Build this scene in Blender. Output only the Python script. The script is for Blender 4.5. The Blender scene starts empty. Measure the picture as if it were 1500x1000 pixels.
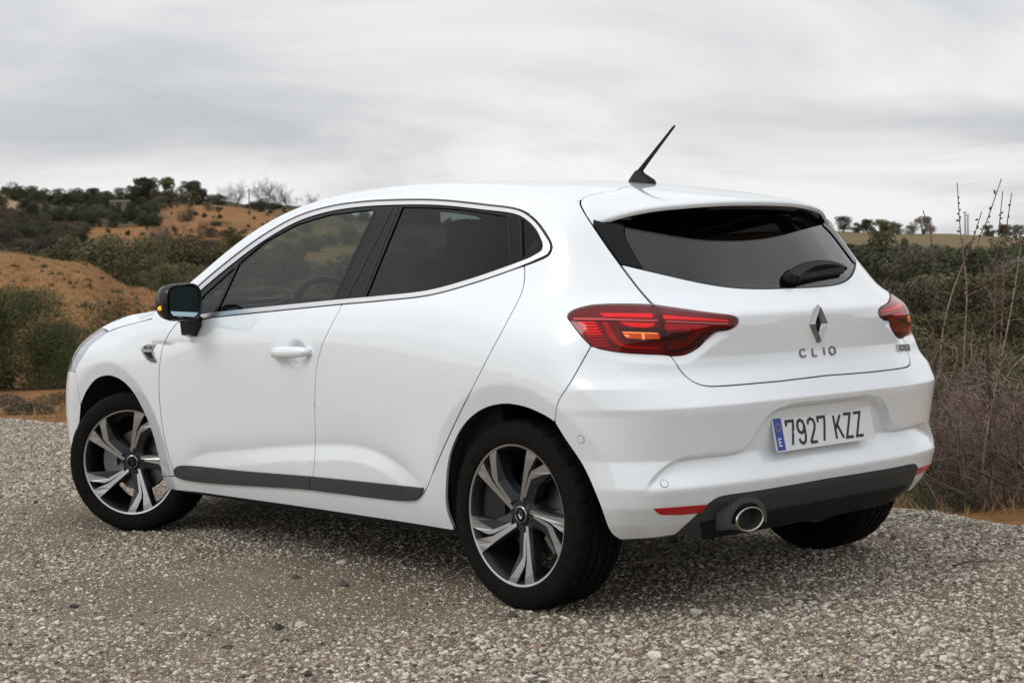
import bpy, bmesh, math, random
import numpy as np
from mathutils import Vector, Matrix, geometry
R_=math.radians
random.seed(7); np.random.seed(7)
scene=bpy.context.scene; COL=scene.collection
# ------------------------------------------------------------------ camera
CAM=np.array([-3.846,4.277,1.067]); YAW,PIT,ROL=R_(-41.841),R_(-2.262),R_(-1.573); FPX=2370.0
_fw=np.array([math.cos(YAW)*math.cos(PIT),math.sin(YAW)*math.cos(PIT),math.sin(PIT)])
_r=np.cross(_fw,[0,0,1]); _r/=np.linalg.norm(_r); _u=np.cross(_r,_fw)
_r2=_r*math.cos(ROL)+_u*math.sin(ROL); _u2=-_r*math.sin(ROL)+_u*math.cos(ROL)
cd=bpy.data.cameras.new('camera'); cam=bpy.data.objects.new('camera',cd); COL.objects.link(cam)
cam.matrix_world=Matrix(((_r2[0],_u2[0],-_fw[0],CAM[0]),(_r2[1],_u2[1],-_fw[1],CAM[1]),(_r2[2],_u2[2],-_fw[2],CAM[2]),(0,0,0,1)))
cd.sensor_fit='HORIZONTAL'; cd.sensor_width=36; cd.lens=FPX/1500*36; cd.clip_start=.1; cd.clip_end=20000
cd.dof.use_dof=True; cd.dof.focus_distance=6.3; cd.dof.aperture_fstop=8.0
scene.camera=cam
# ------------------------------------------------------------------ world (overcast)
SUN_DIR=np.array([.28,1.0,.92]); SUN_DIR/=np.linalg.norm(SUN_DIR)
w=bpy.data.worlds.new('World'); scene.world=w; w.use_nodes=True
def build_world():
    nt=w.node_tree; N=nt.nodes; L=nt.links; N.clear()
    out=N.new('ShaderNodeOutputWorld'); bg=N.new('ShaderNodeBackground'); bg.inputs['Strength'].default_value=.107
    sky=N.new('ShaderNodeTexSky'); sky.sky_type='NISHITA'; sky.sun_disc=False
    sky.sun_elevation=math.asin(SUN_DIR[2]); sky.sun_rotation=math.atan2(SUN_DIR[0],SUN_DIR[1])
    sky.air_density=1.2; sky.dust_density=3.0
    tc=N.new('ShaderNodeTexCoord'); sep=N.new('ShaderNodeSeparateXYZ'); L.new(tc.outputs['Generated'],sep.inputs[0])
    def math_(op,a,b=None,clamp=False):
        m=N.new('ShaderNodeMath'); m.operation=op; m.use_clamp=clamp
        for i,v in enumerate((a,b)):
            if v is None: continue
            if isinstance(v,(int,float)): m.inputs[i].default_value=v
            else: L.new(v,m.inputs[i])
        return m.outputs[0]
    zc=math_('MAXIMUM',sep.outputs[2],0.0)
    den=math_('ADD',zc,.13)
    cmb=N.new('ShaderNodeCombineXYZ'); L.new(math_('DIVIDE',sep.outputs[0],den),cmb.inputs[0]); L.new(math_('DIVIDE',sep.outputs[1],den),cmb.inputs[1])
    rot=N.new('ShaderNodeMapping'); rot.inputs['Rotation'].default_value=(0,0,R_(35)); rot.inputs['Scale'].default_value=(.62,.46,1); rot.inputs['Location'].default_value=(1.7,.6,0); L.new(cmb.outputs[0],rot.inputs[0])
    n1=N.new('ShaderNodeTexNoise'); n1.inputs['Scale'].default_value=1.15; n1.inputs['Detail'].default_value=6; n1.inputs['Roughness'].default_value=.52; n1.inputs['Distortion'].default_value=.5
    L.new(rot.outputs[0],n1.inputs['Vector'])
    r1=N.new('ShaderNodeValToRGB'); r1.color_ramp.interpolation='EASE'
    r1.color_ramp.elements[0].position=.33; r1.color_ramp.elements[0].color=(5.25,5.4,5.7,1)
    r1.color_ramp.elements[1].position=.66; r1.color_ramp.elements[1].color=(9.0,9.0,8.95,1)
    L.new(n1.outputs['Fac'],r1.inputs[0])
    # CIE overcast: brighter towards the zenith
    g=math_('ADD',math_('MULTIPLY',zc,.45),.90)
    mul=N.new('ShaderNodeMix'); mul.data_type='RGBA'; mul.blend_type='MULTIPLY'; mul.inputs['Factor'].default_value=1
    gc=N.new('ShaderNodeCombineXYZ')
    for i in range(3): L.new(g,gc.inputs[i])
    L.new(r1.outputs[0],mul.inputs[6]); L.new(gc.outputs[0],mul.inputs[7])
    mix=N.new('ShaderNodeMix'); mix.data_type='RGBA'; mix.inputs['Factor'].default_value=.93
    L.new(sky.outputs[0],mix.inputs[6]); L.new(mul.outputs[2],mix.inputs[7])
    L.new(mix.outputs[2],bg.inputs['Color']); L.new(bg.outputs[0],out.inputs[0])
build_world()
sd=bpy.data.lights.new('sun','SUN'); sd.energy=1.05; sd.angle=R_(28); sd.color=(1,.99,.975)
sun=bpy.data.objects.new('sun',sd); COL.objects.link(sun); sun.rotation_euler=Vector(SUN_DIR).to_track_quat('Z','Y').to_euler()
sun.location=(0,0,30)
vs=scene.view_settings; vs.view_transform='Standard'; vs.look='None'; vs.exposure=0.10; vs.gamma=1; vs.use_curve_mapping=False
scene.render.resolution_x=1024; scene.render.resolution_y=682
scene.render.engine='CYCLES'
try:
    scene.cycles.max_bounces=8; scene.cycles.transparent_max_bounces=16; scene.cycles.use_denoising=True
except Exception: pass

# ------------------------------------------------------------------ materials
class MatB:
    def __init__(s,name):
        s.m=bpy.data.materials.new(name); s.m.use_nodes=True; s.nt=s.m.node_tree; s.N=s.nt.nodes; s.L=s.nt.links
        s.b=s.N['Principled BSDF']; s.out=s.N['Material Output']
    def set(s,**k):
        for n,v in k.items(): 
            n=n.replace('_',' ')
            if n in ('Base Color','Emission Color','Specular Tint') and len(v)==3: v=(*v,1)
            s.b.inputs[n].default_value=v
        return s
    def node(s,t,**k):
        n=s.N.new(t)
        for a,v in k.items():
            if a[0]=='_': setattr(n,a[1:],v)
            else: n.inputs[a.replace('_',' ')].default_value=v
        return n
    def noise(s,scale,detail=4,rough=.5,coord='Object',**k):
        tc=s.node('ShaderNodeTexCoord'); n=s.node('ShaderNodeTexNoise',Scale=scale,Detail=detail,Roughness=rough)
        s.L.new(tc.outputs[coord],n.inputs['Vector']); return n
    def ramp(s,fac,stops):
        r=s.node('ShaderNodeValToRGB'); e=r.color_ramp.elements
        while len(e)<len(stops): e.new(.5)
        for i,(p,c) in enumerate(stops): e[i].position=p; e[i].color=(*c,1) if len(c)==3 else c
        s.L.new(fac,r.inputs[0]); return r
    def bump(s,h,strength=.3,dist=.01):
        b=s.node('ShaderNodeBump',Strength=strength,Distance=dist); s.L.new(h,b.inputs['Height']); s.L.new(b.outputs[0],s.b.inputs['Normal']); return b
def simple(name,col,rough=.5,metal=0,**k):
    m=MatB(name); m.set(Base_Color=col,Roughness=rough,Metallic=metal,**k); return m
M={}
def mk_mats():
    p=simple('white_paint',(.855,.90,.935),.32); p.set(Coat_Weight=1.0,Coat_Roughness=.02,Coat_IOR=1.75)
    n=p.noise(900,2,.6); n2=p.noise(5,4,.6)
    sp=p.node('ShaderNodeSeparateXYZ'); tc=p.node('ShaderNodeTexCoord'); p.L.new(tc.outputs['Object'],sp.inputs[0])
    mr=p.node('ShaderNodeMapRange'); p.L.new(sp.outputs[2],mr.inputs[0]); mr.inputs[1].default_value=.5; mr.inputs[2].default_value=.2
    a=p.node('ShaderNodeMath',_operation='MULTIPLY'); p.L.new(n2.outputs[0],a.inputs[0]); p.L.new(mr.outputs[0],a.inputs[1])
    gt=p.node('ShaderNodeMath',_operation='MULTIPLY'); p.L.new(a.outputs[0],gt.inputs[0])
    th=p.ramp(n.outputs[0],[(.48,(0.10,)*3),(.66,(.9,)*3)]); p.L.new(th.outputs[0],gt.inputs[1])
    mx=p.node('ShaderNodeMix',_data_type='RGBA'); p.L.new(gt.outputs[0],mx.inputs[0]); mx.inputs[6].default_value=(.855,.90,.935,1); mx.inputs[7].default_value=(.30,.25,.19,1)
    p.L.new(mx.outputs[2],p.b.inputs['Base Color']); M['paint']=p.m
    M['black_gloss']=simple('black_gloss',(.006,.006,.007),.15,0,Specular_IOR_Level=.16).m
    M['seal']=simple('seal_and_gap_shade',(.012,.012,.012),.6).m
    M['chrome']=simple('chrome',(.42,.42,.43),.07,1).m
    M['chromedarkrefl']=simple('chrome_dark_reflection',(.16,.16,.17),.12,1).m; M['satin']=simple('satin_trim',(.74,.74,.75),.28,1).m  # chrome letters: the dark view they mirror is put into the base colour
    g=simple('grey_plastic',(.048,.049,.052),.5,0,Specular_IOR_Level=.35); nn=g.noise(500,2); g.bump(nn.outputs[0],.12,.002); M['plastic']=g.m
    g=simple('dark_plastic',(.009,.009,.0095),.6,0,Specular_IOR_Level=.25); nn=g.noise(500,2); g.bump(nn.outputs[0],.12,.002); M['dplastic']=g.m
    M['mblack']=simple('mirror_black',(.012,.011,.013),.22,0,Specular_IOR_Level=.35).m
    M['interior']=simple('interior_black',(.012,.012,.013),.8).m
    M['seatfab']=simple('seat_fabric',(.018,.018,.02),.9).m
    M['dash']=simple('dashboard',(.02,.02,.022),.6).m
    t=simple('tyre_rubber',(.008,.008,.008),.85,0,Specular_IOR_Level=.12); nn=t.noise(60,4); nr=t.ramp(nn.outputs[0],[(.3,(.0035,.0035,.0035)),(.75,(.0095,.009,.008))]); t.L.new(nr.outputs[0],t.b.inputs['Base Color']); M['tyre']=t.m
    M['machined']=simple('machined_alloy',(.56,.56,.57),.33,1).m
    M['gunmetal']=simple('gunmetal',(.038,.041,.047),.40,.6).m
    M['rimdark']=simple('rim_dark',(.016,.0165,.018),.4,.5).m
    M['lampshell']=simple('lamp_shell',(.55,.58,.62),.3).m; M['disc']=simple('brake_disc',(.22,.21,.20),.35,1).m
    M['caliper']=simple('caliper',(.20,.20,.20),.45,.8).m
    M['plate']=simple('plate_white',(.76,.78,.80),.35).m
    M['plblue']=simple('plate_blue',(.006,.05,.36),.35).m
    M['ink']=simple('plate_ink',(.012,.014,.02),.5).m
    M['yellow']=simple('star_yellow',(.65,.45,.02),.5).m
    M['white']=simple('print_white',(.75,.75,.75),.5).m
    M['amber']=simple('amber_lens',(.95,.42,.02),.2,0,Emission_Color=(1,.42,.03),Emission_Strength=.9).m
    M['amberdim']=simple('amber_cell',(.75,.30,.02),.15,0,Emission_Color=(1,.5,.06),Emission_Strength=.12).m; M['amberhot']=simple('amber_bright',(1,.75,.25),.2,0,Emission_Color=(1,.72,.22),Emission_Strength=.9).m; M['steel']=simple('exhaust_steel',(.50,.47,.42),.22,1).m
    M['sooty']=simple('exhaust_soot',(.05,.045,.035),.7).m
    M['redglow']=simple('light_red',(.75,.012,.015),.3,0,Emission_Color=(1,.02,.02),Emission_Strength=.28).m
    M['reddeep']=simple('light_deep_red',(.16,.004,.008),.25).m
    M['redmid']=simple('light_mid_red',(.42,.008,.012),.2,0,Emission_Color=(1,.02,.02),Emission_Strength=.06).m
    M['brakestrip']=simple('brake_strip',(.05,.002,.003),.3).m; M['reflector']=simple('reflector_red',(.40,.008,.01),.15,0,Emission_Color=(1,.02,.02),Emission_Strength=.04).m
    M['lightline']=simple('light_line',(.80,.62,.62),.2).m
    M['smoke']=simple('light_smoke',(.035,.02,.02),.15).m
    def glass(name,tint,rough=0.0,ior=1.5):
        m=MatB(name); m.N.remove(m.b)
        tr=m.node('ShaderNodeBsdfTransparent'); tr.inputs[0].default_value=(*tint,1)
        gl=m.node('ShaderNodeBsdfGlossy',Roughness=rough); gl.inputs[0].default_value=(1,1,1,1)
        fr=m.node('ShaderNodeFresnel',IOR=ior); ge=m.node('ShaderNodeNewGeometry'); mr=m.node('ShaderNodeMapRange'); mr.inputs[3].default_value=ior; mr.inputs[4].default_value=1/ior; m.L.new(ge.outputs['Backfacing'],mr.inputs[0]); m.L.new(mr.outputs[0],fr.inputs[0]); mx=m.node('ShaderNodeMixShader')
        m.L.new(fr.outputs[0],mx.inputs[0]); m.L.new(tr.outputs[0],mx.inputs[1]); m.L.new(gl.outputs[0],mx.inputs[2]); m.L.new(mx.outputs[0],m.out.inputs[0]); return m.m
    M['glassF']=glass('window_glass',(.62,.74,.67),0,1.32)
    M['glassR']=glass('privacy_glass',(.20,.22,.225),0,1.28)
    M['glassB']=glass('rear_screen_glass',(.06,.065,.07),.02,1.6)
    M['lens']=glass('red_lens',(.88,.42,.42),.0,1.38)
    M['clearlens']=glass('clear_lens',(.9,.9,.92),.0,1.5)
    M['mirrorglass']=simple('mirror_glass',(.42,.60,.68),.01,1).m  # blue of the mirrored view is put into the glass tint
mk_mats()

# ------------------------------------------------------------------ object helpers
def tag(o,label=None,cat=None,group=None,kind=None):
    if label: o['label']=label
    if cat: o['category']=cat
    if group: o['group']=group
    if kind: o['kind']=kind
    return o
def empty(name,loc=(0,0,0),rz=0):
    o=bpy.data.objects.new(name,None); COL.objects.link(o); o.location=loc; o.rotation_euler=(0,0,rz); o.empty_display_size=.2; return o
def link(name,me,parent=None,mat=None):
    o=bpy.data.objects.new(name,me); COL.objects.link(o)
    if parent: o.parent=parent
    if mat is not None:
        me.materials.clear(); me.materials.append(M[mat] if isinstance(mat,str) else mat)
    return o
class MB:
    def __init__(s): s.v=[]; s.f=[]
    def add(s,vs,fs):
        k=len(s.v); s.v+= [tuple(map(float,q)) for q in vs]; s.f+=[tuple(i+k for i in f) for f in fs]; return s
    def box(s,c,h,M3=None):
        vs=[np.array([x*h[0],y*h[1],z*h[2]]) for x in(-1,1) for y in(-1,1) for z in(-1,1)]
        if M3 is not None: vs=[M3@q for q in vs]
        return s.add([np.array(c)+q for q in vs],[(0,1,3,2),(4,6,7,5),(0,4,5,1),(2,3,7,6),(0,2,6,4),(1,5,7,3)])
    def tube(s,pts,r,n=8,caps=True):
        pts=[np.array(p,float) for p in pts]; rs=r if hasattr(r,'__len__') else [r]*len(pts); vs=[];fs=[]
        up=np.array([.13,.21,.97])
        for i,p in enumerate(pts):
            t=pts[min(i+1,len(pts)-1)]-pts[max(i-1,0)]; t/=np.linalg.norm(t)+1e-12
            a=np.cross(t,up); 
            if np.linalg.norm(a)<.1: a=np.cross(t,[1,0,0])
            a/=np.linalg.norm(a); b=np.cross(t,a)
            for k in range(n):
                an=2*math.pi*k/n; vs.append(p+rs[i]*(a*math.cos(an)+b*math.sin(an)))
        for i in range(len(pts)-1):
            for k in range(n): fs.append((i*n+k,i*n+(k+1)%n,(i+1)*n+(k+1)%n,(i+1)*n+k))
        if caps: fs.append(tuple(range(n))[::-1]); fs.append(tuple((len(pts)-1)*n+k for k in range(n)))
        return s.add(vs,fs)
    def loft(s,rings,cap0=True,cap1=True):
        n=len(rings[0]); vs=[q for r in rings for q in r]; fs=[]
        for i in range(len(rings)-1):
            for k in range(n): fs.append((i*n+k,i*n+(k+1)%n,(i+1)*n+(k+1)%n,(i+1)*n+k))
        if cap0: fs.append(tuple(range(n))[::-1])
        if cap1: fs.append(tuple((len(rings)-1)*n+k for k in range(n)))
        return s.add(vs,fs)
    def prism(s,poly,o,ux,uy,un,h0,h1):
        o,ux,uy,un=map(lambda q:np.array(q,float),(o,ux,uy,un)); n=len(poly)
        a=[o+ux*p[0]+uy*p[1]+un*h0 for p in poly]; b=[o+ux*p[0]+uy*p[1]+un*h1 for p in poly]
        # triangulate caps
        tri=geometry.tessellate_polygon([[Vector((p[0],p[1],0)) for p in poly]])
        fs=[tuple(t) for t in tri]; 
        return s.add(a+b,[tuple(i+n for i in t) for t in fs]+[t[::-1] for t in fs]+[(i,(i+1)%n,n+(i+1)%n,n+i) for i in range(n)])
    def mesh(s,name,smooth=False,angle=None):
        me=bpy.data.meshes.new(name); me.from_pydata(s.v,[],s.f); me.validate(); 
        bm=bmesh.new(); bm.from_mesh(me); bmesh.ops.recalc_face_normals(bm,faces=bm.faces); bm.to_mesh(me); bm.free()
        if smooth: 
            me.polygons.foreach_set('use_smooth',[True]*len(me.polygons))
            if angle: me.set_sharp_from_angle(angle=R_(angle))
        return me
    def build(s,name,mat,parent=None,smooth=False,angle=None): return link(name,s.mesh(name,smooth,angle),parent,mat)
def mirror_obj(o,parent=None,name=None,mat=None):
    me=o.data; n=len(me.vertices); co=np.empty(n*3); me.vertices.foreach_get('co',co); co=co.reshape(-1,3); co[:,1]*=-1
    fs=[tuple(p.vertices)[::-1] for p in me.polygons]
    m2=bpy.data.meshes.new(me.name); m2.from_pydata(co.tolist(),[],fs)
    if 'nrm' in me.attributes:
        nr=np.empty(n*3,dtype=np.float32); me.attributes['nrm'].data.foreach_get('vector',nr); nr=nr.reshape(-1,3); nr[:,1]*=-1
        put_normals(m2,nr)
    else:
        m2.polygons.foreach_set('use_smooth',[p.use_smooth for p in me.polygons])
        if any(p.use_smooth for p in me.polygons): m2.set_sharp_from_angle(angle=R_(35))
    return link(name or o.name.split('.')[0],m2,parent or o.parent,mat or (me.materials[0] if me.materials else None))
def put_normals(me,nr):
    me.polygons.foreach_set('use_smooth',[True]*len(me.polygons))
    a=me.attributes.new('nrm','FLOAT_VECTOR','POINT'); a.data.foreach_set('vector',np.asarray(nr,dtype=np.float32).ravel())
    me.normals_split_custom_set_from_vertices([tuple(q) for q in nr])

# ------------------------------------------------------------------ car body: implicit surface
def natM(xs):
    xs=np.asarray(xs,float);n=len(xs);h=np.diff(xs);A=np.zeros((n,n));B=np.zeros((n,n));A[0,0]=A[-1,-1]=1
    for i in range(1,n-1):
        A[i,i-1]=h[i-1];A[i,i]=2*(h[i-1]+h[i]);A[i,i+1]=h[i]
        B[i,i-1]=6/h[i-1];B[i,i]=-6/h[i-1]-6/h[i];B[i,i+1]=6/h[i]
    return np.linalg.solve(A,B)
class Sp:
    def __init__(s,xs,ys): s.x=np.asarray(xs,float);s.y=np.asarray(ys,float);s.m=natM(xs)@s.y
    def __call__(s,q):
        q=np.asarray(q,float);i=np.clip(np.searchsorted(s.x,q)-1,0,len(s.x)-2);h=s.x[i+1]-s.x[i]
        qc=np.clip(q,s.x[0],s.x[-1]);a=(s.x[i+1]-qc)/h;b=(qc-s.x[i])/h
        v=a*s.y[i]+b*s.y[i+1]+((a**3-a)*s.m[i]+(b**3-b)*s.m[i+1])*h*h/6
        # linear extrap
        n=len(s.x)
        d0=(s.y[1]-s.y[0])/(s.x[1]-s.x[0])-(s.x[1]-s.x[0])*(2*s.m[0]+s.m[1])/6
        d1=(s.y[-1]-s.y[-2])/(s.x[-1]-s.x[-2])+(s.x[-1]-s.x[-2])*(s.m[-2]+2*s.m[-1])/6
        return v+np.where(q<s.x[0],(q-s.x[0])*d0,0)+np.where(q>s.x[-1],(q-s.x[-1])*d1,0)
class Sp2:
    def __init__(s,xs,zs,tab): # tab rows z, cols x
        s.x=np.asarray(xs,float);s.cols=[Sp(zs,[r[i] for r in tab]) for i in range(len(xs))];s.M=natM(xs)
    def __call__(s,x,z):
        V=np.stack([c(z) for c in s.cols]);m=s.M@V
        i=np.clip(np.searchsorted(s.x,x)-1,0,len(s.x)-2);h=s.x[i+1]-s.x[i];xc=np.clip(x,s.x[0],s.x[-1])
        a=(s.x[i+1]-xc)/h;b=(xc-s.x[i])/h;k=np.arange(len(i))
        return a*V[i,k]+b*V[i+1,k]+((a**3-a)*m[i,k]+(b**3-b)*m[i+1,k])*h*h/6
SX=[-.6,-.25,.1,.6,1.2,1.8,2.3,2.8,3.35]
SZ=[.15,.28,.40,.55,.70,.82,.92,1.0,1.1,1.2,1.3,1.4,1.5]
ST=[[.75,.775,.79,.79,.79,.79,.79,.80,.78],
    [.825,.842,.845,.84,.84,.84,.845,.855,.83],
    [.852,.868,.872,.862,.858,.86,.868,.875,.85],
    [.855,.882,.889,.876,.870,.872,.882,.890,.86],
    [.848,.885,.898,.890,.884,.884,.890,.894,.85],
    [.825,.873,.896,.893,.890,.888,.884,.872,.80],
    [.775,.838,.874,.881,.880,.875,.862,.825,.76],
    [.705,.785,.837,.848,.848,.840,.820,.80,.75],
    [.675,.735,.778,.795,.797,.788,.76,.72,.67],
    [.640,.692,.728,.742,.746,.736,.70,.65,.60],
    [.605,.648,.674,.690,.694,.684,.64,.58,.53],
    [.555,.592,.617,.634,.640,.630,.58,.51,.46],
    [.50,.53,.555,.575,.582,.572,.52,.44,.39]]
S=Sp2(SX,SZ,ST)
T0=Sp([-.5,-.36,-.1,.2,.6,1.0,1.35,1.65,2.0,2.3,2.42,2.75,3.1,3.4],[1.250,1.292,1.348,1.396,1.431,1.440,1.424,1.374,1.222,1.058,1.016,.992,.905,.75])
def T(x,y): 
    c=np.interp(x,[-.4,0,.8,1.3,1.7,2.0,2.3,2.6,2.85,3.2],[.10,.09,.07,.08,.12,.145,.14,.085,.145,.18])
    return T0(x)-c*y*y
_zz=np.arange(.05,1.6,.001)
_rr=np.interp(_zz,[.10,.24,.30,.36,.418,.50,.60,.660,.712,.722,.735,.765,.80,.88,.935,.965,1.006,1.1,1.2,1.3,1.4,1.6],[-.34,-.50,-.555,-.598,-.617,-.594,-.614,-.627,-.603,-.598,-.592,-.577,-.570,-.572,-.571,-.535,-.477,-.394,-.309,-.224,-.13,.06])
def _gs(a,s):
    k=np.exp(-.5*(np.arange(-4*s,4*s+1)/s)**2); k/=k.sum(); n=len(k)//2; return np.convolve(np.pad(a,n,'edge'),k,'valid')
_rr=np.where(_zz<.70,_gs(_rr,2),np.where(_zz<.95,_gs(_rr,7),_gs(_rr,14)))
_rr=_gs(_rr,2)
def R0(z): return np.interp(z,_zz,_rr)
def R(y,z):
    c=np.interp(z,[.2,.4,.64,.72,.75,.9,1.0,1.1,1.4],[.06,.06,.08,.15,.17,.14,.20,.26,.30])
    c4=np.interp(z,[.5,.75,.9,1.0,1.1,1.3],[0,.06,.2,.25,.12,0])
    c6=np.interp(z,[.5,.64,.72],[.36,.28,.03])
    return R0(z)+c*y*y+c4*y**4+c6*y**6
N0=Sp([.15,.3,.45,.6,.72,.85,.95],[3.33,3.40,3.42,3.41,3.37,3.25,3.05])
def N(y,z): return N0(z)-.25*y*y-.25*y**4
def smax(a,b,k):
    h=np.clip(.5+.5*(a-b)/k,0,1); return b+(a-b)*h+k*h*(1-h)
def F0(p):
    x,y,z=p[:,0],np.abs(p[:,1]),p[:,2]
    side=y-S(x,z); rear=R(y,z)-x; top=z-T(x,y); fr=x-N(y,z)
    top=top*.93
    f=smax(side,rear,np.interp(z,[.3,.9,1.1,1.3],[.16,.16,.13,.08]))
    f=smax(f,top,np.interp(x,[0,.5,1.6,2.2,2.6],[.09,.09,.08,.05,.08]))
    return smax(f,fr,.12)
def ray(P):
    P=np.atleast_2d(np.asarray(P,float)); d=_fw+np.outer((P[:,0]-750)/FPX,_r2)+np.outer((500-P[:,1])/FPX,_u2)
    return d/np.linalg.norm(d,axis=1)[:,None]
def march(P,F):
    d=ray(P); t=np.full(len(d),3.2)
    for _ in range(48):
        f=F(CAM+d*t[:,None]); t+=np.clip(f,-.2,.5)*.8
    return CAM+d*t[:,None]
def catmull(pts,step,closed=False):
    pts=np.asarray(pts,float); n=len(pts)
    if n<3: 
        k=max(1,int(np.ceil(np.linalg.norm(pts[-1]-pts[0])/step))); return pts[0]+(pts[-1]-pts[0])*np.linspace(0,1,k+1)[:,None]
    if closed: ext=np.vstack([pts[-1],pts,pts[0],pts[1]]); segs=n
    else: ext=np.vstack([2*pts[0]-pts[1],pts,2*pts[-1]-pts[-2]]); segs=n-1
    out=[]
    for i in range(segs):
        p0,p1,p2,p3=ext[i:i+4]; t0=0; t1=t0+np.linalg.norm(p1-p0)**.5+1e-9; t2=t1+np.linalg.norm(p2-p1)**.5+1e-9; t3=t2+np.linalg.norm(p3-p2)**.5+1e-9
        k=max(1,int(np.ceil(np.linalg.norm(p2-p1)/step))); t=np.linspace(t1,t2,k+1)[:-1,None]
        A1=(t1-t)/(t1-t0)*p0+(t-t0)/(t1-t0)*p1; A2=(t2-t)/(t2-t1)*p1+(t-t1)/(t2-t1)*p2; A3=(t3-t)/(t3-t2)*p2+(t-t2)/(t3-t2)*p3
        B1=(t2-t)/(t2-t0)*A1+(t-t0)/(t2-t0)*A2; B2=(t3-t)/(t3-t1)*A2+(t-t1)/(t3-t1)*A3
        out.append((t2-t)/(t2-t1)*B1+(t-t1)/(t2-t1)*B2)
    out=np.vstack(out)
    return out if closed else np.vstack([out,pts[-1]])
def resample(p,step):
    p=np.asarray(p,float); d=np.r_[0,np.cumsum(np.linalg.norm(np.diff(p,axis=0),axis=1))]
    k=max(1,int(round(d[-1]/step))); q=np.linspace(0,d[-1],k+1)
    return np.stack([np.interp(q,d,p[:,i]) for i in range(p.shape[1])],1)
def seg_dist(q,poly,closed=False):
    a=np.asarray(poly,float); b=np.roll(a,-1,0) if closed else a[1:]; a=a if closed else a[:-1]
    best=np.full(len(q),1e9)
    for p0,p1 in zip(a,b):
        e=p1-p0; t=np.clip(((q-p0)@e)/(e@e+1e-12),0,1); best=np.minimum(best,np.linalg.norm(q-p0-t[:,None]*e,axis=1))
    return best
def inside(q,poly):
    x,y=q[:,0],q[:,1]; c=np.zeros(len(q),bool); p=np.asarray(poly)
    for (x0,y0),(x1,y1) in zip(p,np.roll(p,-1,0)):
        if y0==y1: continue
        c^=((y0>y)!=(y1>y))&(x<(x1-x0)*(y-y0)/(y1-y0)+x0)
    return c
def sstep(a,b,x):
    t=np.clip((x-a)/(b-a),0,1); return t*t*(3-2*t)
def relu(x,k=.004): return .5*(x+np.sqrt(x*x+k*k))
# traced details (photo pixels -> points on the base surface)
TL_PX=[(831,462),(836,456),(860,448),(890,445.4),(930,445.4),(958,447),(1010,454),(1074,463),(1082,468),(1081,475),(1070,482),(1050,486),(1036,496),(1020,510),(1002,519),(970,519.4),(910,516),(880,511),(866,506),(850,490),(838,474)]
_rec=march(catmull([(1140,599),(1127,608),(1114,624),(1100,646),(1089,656.6),(1076,660),(1026,665.6),(999,670),(979,680),(959,697),(945,714),(938,726)],6),F0)
_recp=np.vstack([[0,_rec[0,2]+.012],[.20,_rec[0,2]+.012],_rec[:,1:],[[.74,.405],[0,.405]]])
def cyl_uv(P,px=.45): 
    P=np.atleast_2d(P); return np.stack([np.arctan2(P[:,1],-(P[:,0]-px))*.95,P[:,2]],1)
_tl=cyl_uv(march(catmull(TL_PX,5,True),F0))
_crx=np.array([.40,.447,.553,.692,.854,1.065,1.33,1.71,2.03,2.07]); _crz=np.array([.335,.372,.421,.466,.483,.473,.449,.407,.339,.32])
_crs=Sp(_crx,_crz)
def disp(p):
    x,y,z=p[:,0],np.abs(p[:,1]),p[:,2]; D=np.zeros(len(p))
    # door crease
    m=(x>.40)&(x<2.08)&(z<.62)&(y>.6)
    if m.any():
        zc=_crs(x[m]); d=z[m]-zc; a=sstep(.40,.60,x[m])*(1-sstep(1.9,2.06,x[m]))
        dp=relu(d,.005); dm=relu(-d,.005); D[m]+=a*(.014*np.exp(-dp/.05)-.20*np.minimum(dm,.06))
    # wheel arch bevels
    for cx,r0 in ((-.03,.425),(2.585,.437)):
        r=np.hypot(x-cx,z-.308); m=(r<r0+.03)&(y>.6)
        D[m]+=.30*relu(r0-r[m],.006)
    # plate recess
    m=(x<-.25)&(z>.38)&(z<.70)
    if m.any():
        q=np.stack([y[m],z[m]],1); dd=seg_dist(q,_recp[:-2]); ins=inside(q,_recp)
        D[m]+=  .027*np.where(ins,sstep(-.002,.016,dd),0)*sstep(.40,.50,z[m])
    # ledge under tail lights
    m=(x<-.2)&(z>.74)&(z<1.0)
    if m.any():
        q=cyl_uv(np.stack([x[m],y[m],z[m]],1)); dd=seg_dist(q,_tl,True); ins=inside(q,_tl)
        zl=np.interp(q[:,0],[.2,.5,.62,.8,1.0],[.90,.84,.82,.83,.86])
        D[m]+=.016*np.where(ins,1,1-sstep(0,.030,dd))*(1-sstep(zl-.01,zl+.045,q[:,1]))*(1-sstep(.60,.76,q[:,0]))*sstep(.36,.44,q[:,0])
    # door handle dish
    m=(np.abs(x-1.13)<.12)&(np.abs(z-.815)<.08)&(y>.6)
    if m.any():
        r=np.hypot((x[m]-1.13)/.075,(z[m]-.812)/.052); D[m]+=.022*(1-sstep(.25,1,r))
    # crease running back from the wing badge
    m=(x>1.65)&(x<2.2)&(z>.72)&(z<.9)&(y>.6)
    if m.any():
        d=z[m]-(.832+.02*(2.15-x[m])); D[m]+=.006*sstep(1.75,2.1,x[m])*np.exp(-np.abs(d)/.02)*np.where(d<0,1,np.exp(-np.abs(d)/.006))
    return D
def F(p): return F0(p)+disp(p)
def grad(p,F=F,h=.0012):
    g=np.stack([F(p+np.eye(3)[i]*h)-F(p-np.eye(3)[i]*h) for i in range(3)],1); return g/np.linalg.norm(g,axis=1)[:,None]
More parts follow.
